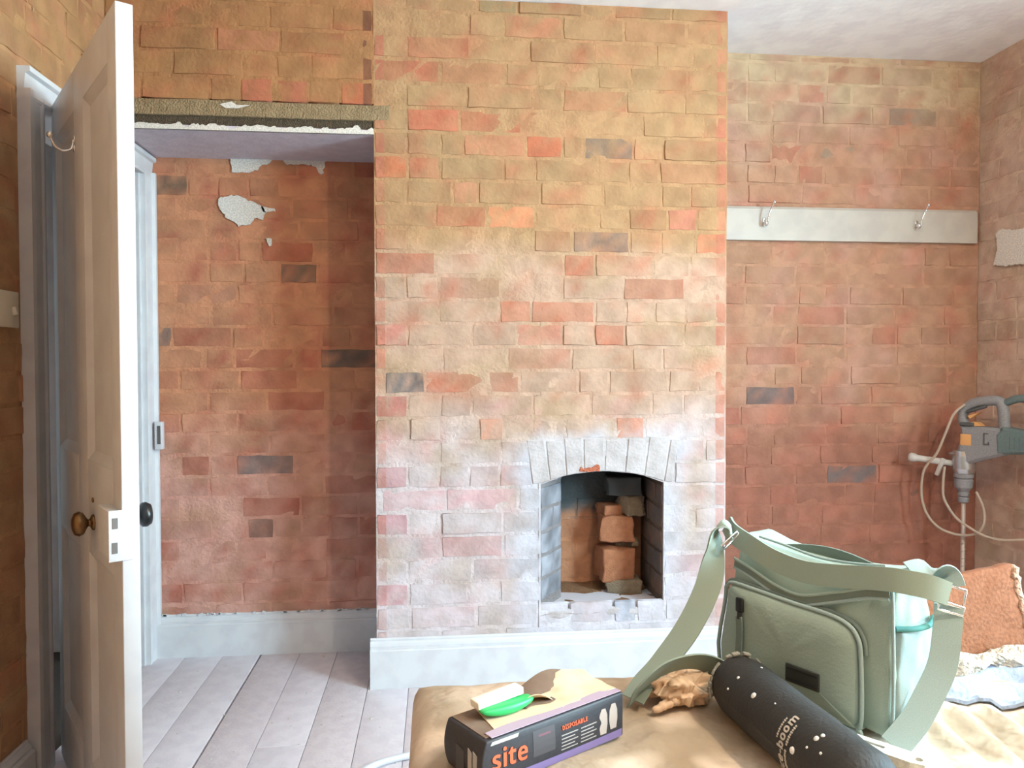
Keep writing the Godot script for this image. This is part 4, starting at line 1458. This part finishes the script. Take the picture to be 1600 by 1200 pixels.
	var lp := smooth_path(ls, 6)
	for k in lp.size():
		var u := float(k) / (lp.size() - 1)
		lw.append(inv.basis * Vector3(0.5, 0.0, -0.85).lerp(Vector3(0.85, 0.4, 0.3), smoothstep(0.15, 0.6, u)))
	st = begin()
	ribbon(st, lp, lw, 0.044, 0.003)
	obj("shoulder_strap", st, M.webbing, b)
	var l2 := smooth_path(to_local.call([Vector3(0.389, 0.563, 1.460), Vector3(0.402, 0.592, 1.472), Vector3(0.437, 0.622, 1.474), Vector3(0.481, 0.630, 1.466), Vector3(0.521, 0.620, 1.450), Vector3(0.568, 0.590, 1.425)]), 6)
	lw = []
	for k in l2.size():
		lw.append(inv.basis * Vector3(0.1, 0.75, 0.55))
	st = begin()
	ribbon(st, l2, lw, 0.040, 0.003)
	obj("shoulder_strap", st, M.webbing, b)
	# right strap through a steel ring and down the side
	var rs := smooth_path(to_local.call([Vector3(0.842, 0.760, 1.612), Vector3(0.838, 0.722, 1.615), Vector3(0.827, 0.670, 1.620), Vector3(0.800, 0.624, 1.626), Vector3(0.772, 0.590, 1.634), Vector3(0.738, 0.560, 1.640)]), 6)
	lw = []
	for k in rs.size():
		var u := float(k) / (rs.size() - 1)
		lw.append(inv.basis * Vector3(0.86, 0.15 * u, 0.42))
	st = begin()
	ribbon(st, rs, lw, 0.040, 0.003)
	obj("shoulder_strap", st, M.canvas_pale_lit, b)  # same strap as the left, window light put into its colour
	var rt := smooth_path(to_local.call([Vector3(0.795, 0.806, 1.590), Vector3(0.822, 0.812, 1.592), Vector3(0.843, 0.803, 1.602), Vector3(0.848, 0.785, 1.609)]), 6)
	lw = []
	for k in rt.size():
		var u := float(k) / (rt.size() - 1)
		lw.append(inv.basis * Vector3(0.5 + 0.3 * u, -0.25 * (1.0 - u), 0.65))
	st = begin()
	ribbon(st, rt, lw, 0.040, 0.003)
	obj("strap_anchor", st, M.canvas_pale_lit, b)
	var ring := func(pts: Array):
		var loop := pts.duplicate()
		loop.append(pts[0])
		var s := begin()
		tube(s, to_local.call(loop), 0.0022, -1.0, 8)
		var o := obj("strap_ring", s, M.chrome, b)
		o.set_meta("label", "chrome strap ring")
	ring.call([Vector3(0.829, 0.793, 1.606), Vector3(0.866, 0.783, 1.618), Vector3(0.860, 0.756, 1.620), Vector3(0.825, 0.766, 1.612)])
	ring.call([Vector3(0.827, 0.768, 1.612), Vector3(0.861, 0.757, 1.621), Vector3(0.858, 0.745, 1.622), Vector3(0.823, 0.755, 1.614)])
	ring.call([Vector3(0.560, 0.812, 1.414), Vector3(0.588, 0.835, 1.412), Vector3(0.596, 0.828, 1.400), Vector3(0.568, 0.803, 1.404)])


func _flask() -> void:
	var A := Vector3(0.028, 0, 0.28).normalized()
	var f := thing("pouch", "black dusty cylindrical pouch with pale lettering and white paint specks", "pouch", Vector3(0.558, 0.6015, 1.497))
	var S := Vector3.UP.cross(A).normalized()          # to the right
	f.basis = Basis(S, Vector3.UP, A)
	var r := 0.0495
	var st := begin()
	var prof := [Vector2(0.0, -0.028), Vector2(0.02, -0.027), Vector2(0.035, -0.020), Vector2(0.045, -0.006), Vector2(r, 0.016)]
	for k in range(1, 16):
		prof.append(Vector2(r + nz2.get_noise_1d(k * 90.0) * 0.0015, 0.016 + 0.30 * k / 15.0))
	prof.append_array([Vector2(0.045, 0.335), Vector2(0.03, 0.345), Vector2(0, 0.347)])
	lathe(st, prof, Vector3.ZERO, Vector3.BACK, 36)
	obj("body", st, M.flask, f)
	# frayed grey gather at the far end
	st = begin()
	for k in 26:
		var a := rng.randf_range(-1.9, 1.0)
		var z := rng.randf_range(-0.022, 0.002)
		var rr := lerpf(0.052, 0.032, clampf(-z / 0.024, 0, 1))
		var s := rng.randf_range(0.004, 0.010)
		rbox(st, Vector3(sin(a) * rr, cos(a) * rr, z), Vector3(s * 1.6, s * 0.6, s), s * 0.25, Basis(Vector3.BACK, -a))
	obj("frayed_gather", st, M.lint, f).set_meta("kind", "stuff")
	# specks of paint
	st = begin()
	var dots := [[0.114, -47.7, 0.005], [0.059, -40.7, 0.0028], [0.052, -68.6, 0.002], [0.263, -37.0, 0.0042], [0.236, -75.6, 0.005], [0.266, -26.9, 0.003], [0.26, -56.4, 0.002], [0.055, 11.2, 0.002], [0.285, -50.0, 0.002], [0.16, -35.0, 0.0012]]
	for q in dots:
		var a := deg_to_rad(q[1])
		var n := Vector3(sin(a), cos(a), 0)
		lathe(st, [Vector2(q[2], -0.001), Vector2(q[2] * 0.9, 0.0006), Vector2(0, 0.0009)], n * r + Vector3(0, 0, q[0] - 0.0), n, 10)
	obj("paint_specks", st, M.splash, f).set_meta("kind", "stuff")
	# lettering bent round the pouch
	var bend := func(t0: float, a0: float):
		return func(p: Vector3) -> Vector3:
			var a := deg_to_rad(a0) + p.x / r
			return Vector3(sin(a) * (r + 0.0008 + p.z), cos(a) * (r + 0.0008 + p.z), t0 - p.y)
	lettering("lettering", "ice-boom", 0.0135, M.print_white, f, true, bend.call(0.210, -76.0))
	st = begin()
	for ln in [[0.199, -74.0, -40.0, 0.003], [0.2225, -112.0, -80.0, 0.004], [0.2225, -74.0, -40.0, 0.004]]:
		var k := 0
		var a: float = ln[1]
		while a < ln[2]:
			var n := Vector3(sin(deg_to_rad(a)), cos(deg_to_rad(a)), 0)
			rbox(st, n * (r + 0.0004) + Vector3(0, 0, ln[0]), Vector3(0.0026, 0.0014, ln[3] * (0.7 + 0.3 * (k % 2))), 0.0004, Basis(Vector3.BACK, -deg_to_rad(a)))
			a += 4.0
			k += 1
	obj("small_print", st, M.print_white, f).set_meta("kind", "stuff")


func _glove_box() -> void:
	var g := thing("glove_box", "open cardboard box of disposable gloves with orange lettering on its dark side", "box", Vector3(0.13, BED + 0.004, 1.69))
	g.basis = Basis(Vector3(0.849, 0, -0.528), Vector3.UP, Vector3(0.528, 0, 0.849)).orthonormalized()
	var W := 0.26
	var D := 0.095
	var H := 0.068
	var st := begin()
	rbox(st, Vector3(W / 2, H / 2, -D / 2), Vector3(W, H, D), 0.003, Basis.IDENTITY, 8, func(p):
		var e := smoothstep(-W / 2 + 0.06, -W / 2, p.x)
		return p + Vector3(-0.008 * e * (1.0 - pow(p.y / H * 2.0, 2.0)), 0, 0.004 * signf(p.z) * (1.0 - pow(p.y / H * 2.0, 2.0)) * (1.0 - pow(p.x / W * 2.0, 2.0))))
	obj("carton", st, M.box_print, g)
	# torn top panel, bulging up towards the back
	st = begin()
	sheet(st, 30, 12, func(u, v):
		var x := lerpf(0.026 + 0.018 * (1.0 - v), W - 0.004, u)
		var z := lerpf(-D + 0.004, -0.013, v)
		var up := 0.015 * exp(-pow((u - 0.80) / 0.2, 2.0)) * smoothstep(0.75, 0.0, v) + 0.004 * nz2.get_noise_2d(x * 400.0, z * 400.0) * smoothstep(0.45, 0.7, u)
		return Vector3(x, H + 0.0022 + maxf(up, 0.0), z), 0.0016)
	var tp := obj("top_panel", st, M.cardboard, g)
	st = begin()
	sheet(st, 8, 8, func(u, v): return Vector3(lerpf(0.004, 0.03 + 0.018 * (1.0 - v), u), H + 0.0012, lerpf(-D + 0.004, -0.008, v)), 0.001)
	obj("end_print", st, M.cardboard_dark, tp)
	st = begin()
	sheet(st, 20, 4, func(u, v): return Vector3(lerpf(0.01, W - 0.004, u), H + 0.0026, lerpf(-0.018 - 0.003 * sin(u * 9.0), -0.002, v)), 0.0012)
	obj("lilac_border", st, M.lilac_print, tp)
	# lifted lips of the opening
	st = begin()
	sheet(st, 16, 6, func(u, v):
		var lift = sin(u * PI) * 0.016 * v
		return Vector3(lerpf(0.085, 0.150, u), H + 0.004 + lift, lerpf(-0.062, -0.040 - 0.004 * sin(u * 6.0), v)), 0.0012)
	obj("lip", st, M.cardboard, tp)
	st = begin()
	sheet(st, 14, 6, func(u, v): return Vector3(lerpf(0.10, 0.155, u), H + 0.0042, lerpf(-0.048, -0.039 - 0.004 * sin(u * 6.0), v)), 0.0012)  # dark strip painted in as the shadow under the lifted lip
	obj("lip_shadow", st, M.cardboard_dark, tp)
	st = begin()
	sheet(st, 18, 8, func(u, v):
		var lift = 0.017 * pow(sin(u * PI), 1.5) * (1.0 - v)
		return Vector3(lerpf(0.12, W - 0.01, u), H + 0.004 + lift, lerpf(-D - 0.004, -D + 0.030, v)), 0.0014)
	obj("rear_flap", st, M.cardboard_dark, tp)
	# printing and a painted highlight on the long side (z = front)
	var z := 0.0
	var bulge := func(p: Vector3) -> Vector3:
		var u := clampf(p.x / W * 2.0 - 1.0, -1, 1)
		var v := clampf(p.y / H * 2.0 - 1.0, -1, 1)
		return Vector3(p.x, p.y, p.z + 0.0004 + 0.004 * (1.0 - v * v) * (1.0 - u * u))
	var flat := func(called: String, x0: float, x1: float, y0: float, y1: float, m: Material, skew := 0.0):
		var s := begin()
		for k in 12:
			var a := lerpf(x0, x1, k / 12.0)
			var b := lerpf(x0, x1, (k + 1) / 12.0)
			for j in 4:
				var c := lerpf(y0, y1, j / 4.0)
				var e := lerpf(y0, y1, (j + 1) / 4.0)
				var sk0 := skew * (c - y0)
				var sk1 := skew * (e - y0)
				quad(s, bulge.call(Vector3(a + sk0, c, z)), bulge.call(Vector3(b + sk0, c, z)), bulge.call(Vector3(b + sk1, e, z)), bulge.call(Vector3(a + sk1, e, z)))
		obj(called, s, m, g)
	flat.call("purple_stripe", 0.03, W - 0.004, 0.001, 0.013, M.purple_print)
	flat.call("painted_highlight", 0.006, 0.052, 0.0605, 0.0655, M.grey_print_and_glint, 0.6)  # highlight on the carton, painted as a pale strip
	flat.call("photo_print", 0.078, 0.118, 0.024, 0.060, M.dim_print)
	flat.call("photo_print", 0.088, 0.110, 0.050, 0.053, M.rose_print)
	lettering("lettering", "site", 0.025, M.orange_print, g, true, func(p): return bulge.call(Vector3(0.038 + p.x, 0.039 + p.y, p.z)) + Vector3(0, 0, 0.0006))
	lettering("lettering", "DISPOSABLE", 0.0062, M.orange_print, g, true, func(p): return bulge.call(Vector3(0.156 + p.x, 0.050 + p.y, p.z)) + Vector3(0, 0, 0.0006))
	for c in [[0.130, 0.162], [0.168, 0.200]]:
		for k in 5:
			flat.call("text_line", c[0], c[1] - 0.006 * (k % 2), 0.0385 - k * 0.0052, 0.0402 - k * 0.0052, M.grey_print_and_glint)
	# pair of gloves printed at the right
	for q in [[0.215, -0.002], [0.236, 0.001]]:
		var s := begin()
		var gl := [Vector2(-0.006, 0), Vector2(0.006, 0), Vector2(0.0085, 0.014), Vector2(0.008, 0.028), Vector2(0.004, 0.038), Vector2(-0.004, 0.038), Vector2(-0.008, 0.030), Vector2(-0.009, 0.015)]
		var pts := []
		for p in gl:
			pts.append(p + Vector2(q[0], 0.018 + q[1]))
		prism(s, pts, Vector3(0, 0, 0.0012), Vector3.RIGHT, Vector3.UP, 0.0012)
		obj("glove_print", s, M.glove_print, g)
	for q in [[-0.052, 0.9], [-0.028, 1.0], [-0.016, 1.0]]:
		var s := begin()
		var w := 0.010 if q[0] < -0.04 else 0.0045
		prism(s, [Vector2(q[0] - w, 0.006), Vector2(q[0] + w, 0.004), Vector2(q[0] + w, 0.046 * q[1]), Vector2(q[0] - w, 0.05 * q[1])], Vector3(-0.0085, 0, 0), Vector3.BACK, Vector3.UP, -0.001)
		obj("glove_print", s, M.dim_print if q[0] < -0.04 else M.grey_print_and_glint, g)


func _small_things() -> void:
	# green and white thing on the box
	var c := thing("sponge_pad", "small bright green pad with a cream strip on the back edge of the glove box", "pad", Vector3(0.16, BED + 0.076, 1.602))
	c.basis = Basis(Vector3(0.87, 0, -0.49), Vector3.UP, Vector3(0.49, 0, 0.87)).orthonormalized()
	var st := begin()
	rbox(st, Vector3(0.001, 0.0065, 0.007), Vector3(0.090, 0.0145, 0.030), 0.006, Basis.IDENTITY, 12, func(p):
		var u: float = p.x / 0.045
		return p * Vector3(1.0, 1.0 - 0.62 * u * u, 1.0 - 0.5 * u * u) + Vector3(0, 0.003 * u * u, 0))
	obj("pad", st, M.green, c)
	st = begin()
	rbox(st, Vector3(-0.006, 0.0185, -0.006), Vector3(0.080, 0.011, 0.022), 0.002, Basis(Vector3.BACK, 0.06))
	obj("strip", st, M.cream, c)
	# crumpled rubber gloves between the strap and the pouch
	var gl := thing("rubber_glove", "crumpled peach coloured rubber glove lying between the bag strap and the black pouch", "glove", Vector3(0.470, BED + 0.004, 1.440))
	st = begin()
	rbox(st, Vector3(0.010, 0.024, -0.004), Vector3(0.125, 0.055, 0.095), 0.024, Basis(Vector3.UP, 0.35), 26, func(p):
		var n1 := nz2.get_noise_3d(p.x * 260.0, p.y * 260.0, p.z * 260.0)
		var n2 := 1.0 - absf(nz.get_noise_3d(p.x * 380.0 + 40.0, p.y * 380.0, p.z * 380.0)) * 2.0
		var n3 := absf(nz2.get_noise_3d(p.x * 900.0, p.y * 500.0 + 9.0, p.z * 900.0))
		return p * (0.9 + n1 * 0.45 + (n2 - 0.6) * 0.30 - n3 * 0.25) * Vector3(1, 1.0 - 0.35 * smoothstep(0.0, 0.05, p.x), 1))
	obj("palm", st, M.latex, gl)
	var fingers := [
		[Vector3(-0.01, 0.016, 0.028), Vector3(-0.028, 0.013, 0.042), Vector3(-0.050, 0.007, 0.046)],
		[Vector3(-0.028, 0.032, -0.012), Vector3(-0.048, 0.034, -0.010), Vector3(-0.058, 0.022, 0.002)],
	]
	for p in fingers:
		st = begin()
		var path := []
		for q in smooth_path(p, 8):
			path.append(q + Vector3(rng.randf_range(-0.0015, 0.0015), rng.randf_range(-0.001, 0.0015), rng.randf_range(-0.0015, 0.0015)))
		tube(st, path, 0.0105, 0.0055, 9)
		lathe(st, [Vector2(0.0055, -0.001), Vector2(0.0045, 0.003), Vector2(0, 0.005)], p[2], p[2] - p[1], 9)
		obj("finger", st, M.latex, gl)
	st = begin()
	tube(st, smooth_path([Vector3(0.035, 0.046, -0.030), Vector3(0.005, 0.053, -0.036), Vector3(-0.03, 0.044, -0.032), Vector3(-0.046, 0.026, -0.020)]), 0.005, 0.004, 8)
	obj("rolled_cuff", st, M.rag, gl)
	# off-white slotted plastic tool
	var t := thing("plastic_tool", "long off-white plastic tool with a slot and a round hole beside the black pouch", "plastic tool", Vector3(0.694, BED + 0.012, 1.652))
	t.basis = Basis(Vector3(0.62, 0, 0.785), Vector3.UP, Vector3(-0.785, 0, 0.62)).orthonormalized()
	var cs := CSGCombiner3D.new()
	cs.name = "body"
	var body := CSGPolygon3D.new()
	body.name = "outline"
	body.polygon = PackedVector2Array([Vector2(-0.075, -0.012), Vector2(-0.02, -0.017), Vector2(0.06, -0.017), Vector2(0.078, -0.012), Vector2(0.084, 0.0), Vector2(0.078, 0.012), Vector2(0.06, 0.016), Vector2(-0.02, 0.015), Vector2(-0.075, 0.010)])
	body.depth = 0.018
	cs.add_child(body)
	for q in [[-0.005, 0.05, 0.007], [0.066, 0.010, 0.010]]:
		var cut := CSGBox3D.new() if q[1] > 0.02 else CSGCylinder3D.new()
		cut.name = "cut"
		cut.operation = CSGShape3D.OPERATION_SUBTRACTION
		if cut is CSGBox3D:
			cut.size = Vector3(q[1], q[2], 0.1)
		else:
			cut.radius = 0.006
			cut.height = 0.1
			cut.rotation.x = PI / 2
		cut.position = Vector3(q[0], 0, 0)
		cs.add_child(cut, true)
	cs.material_override = M.off_white
	cs.rotation.x = -PI / 2
	cs.position.y = 0.012
	t.add_child(cs, true)
	# pale hose on the floor by the bed
	st = begin()
	tube(st, smooth_path([Vector3(-0.26, 0.0105, 0.85), Vector3(-0.19, 0.0105, 0.66), Vector3(-0.12, 0.0105, 0.565), Vector3(-0.04, 0.0105, 0.522), Vector3(0.06, 0.0105, 0.503), Vector3(0.25, 0.0105, 0.52)], 8), 0.010)
	tag(obj("hose", st, M.hose), "pale grey hose curving over the floor beside the bed", "hose")
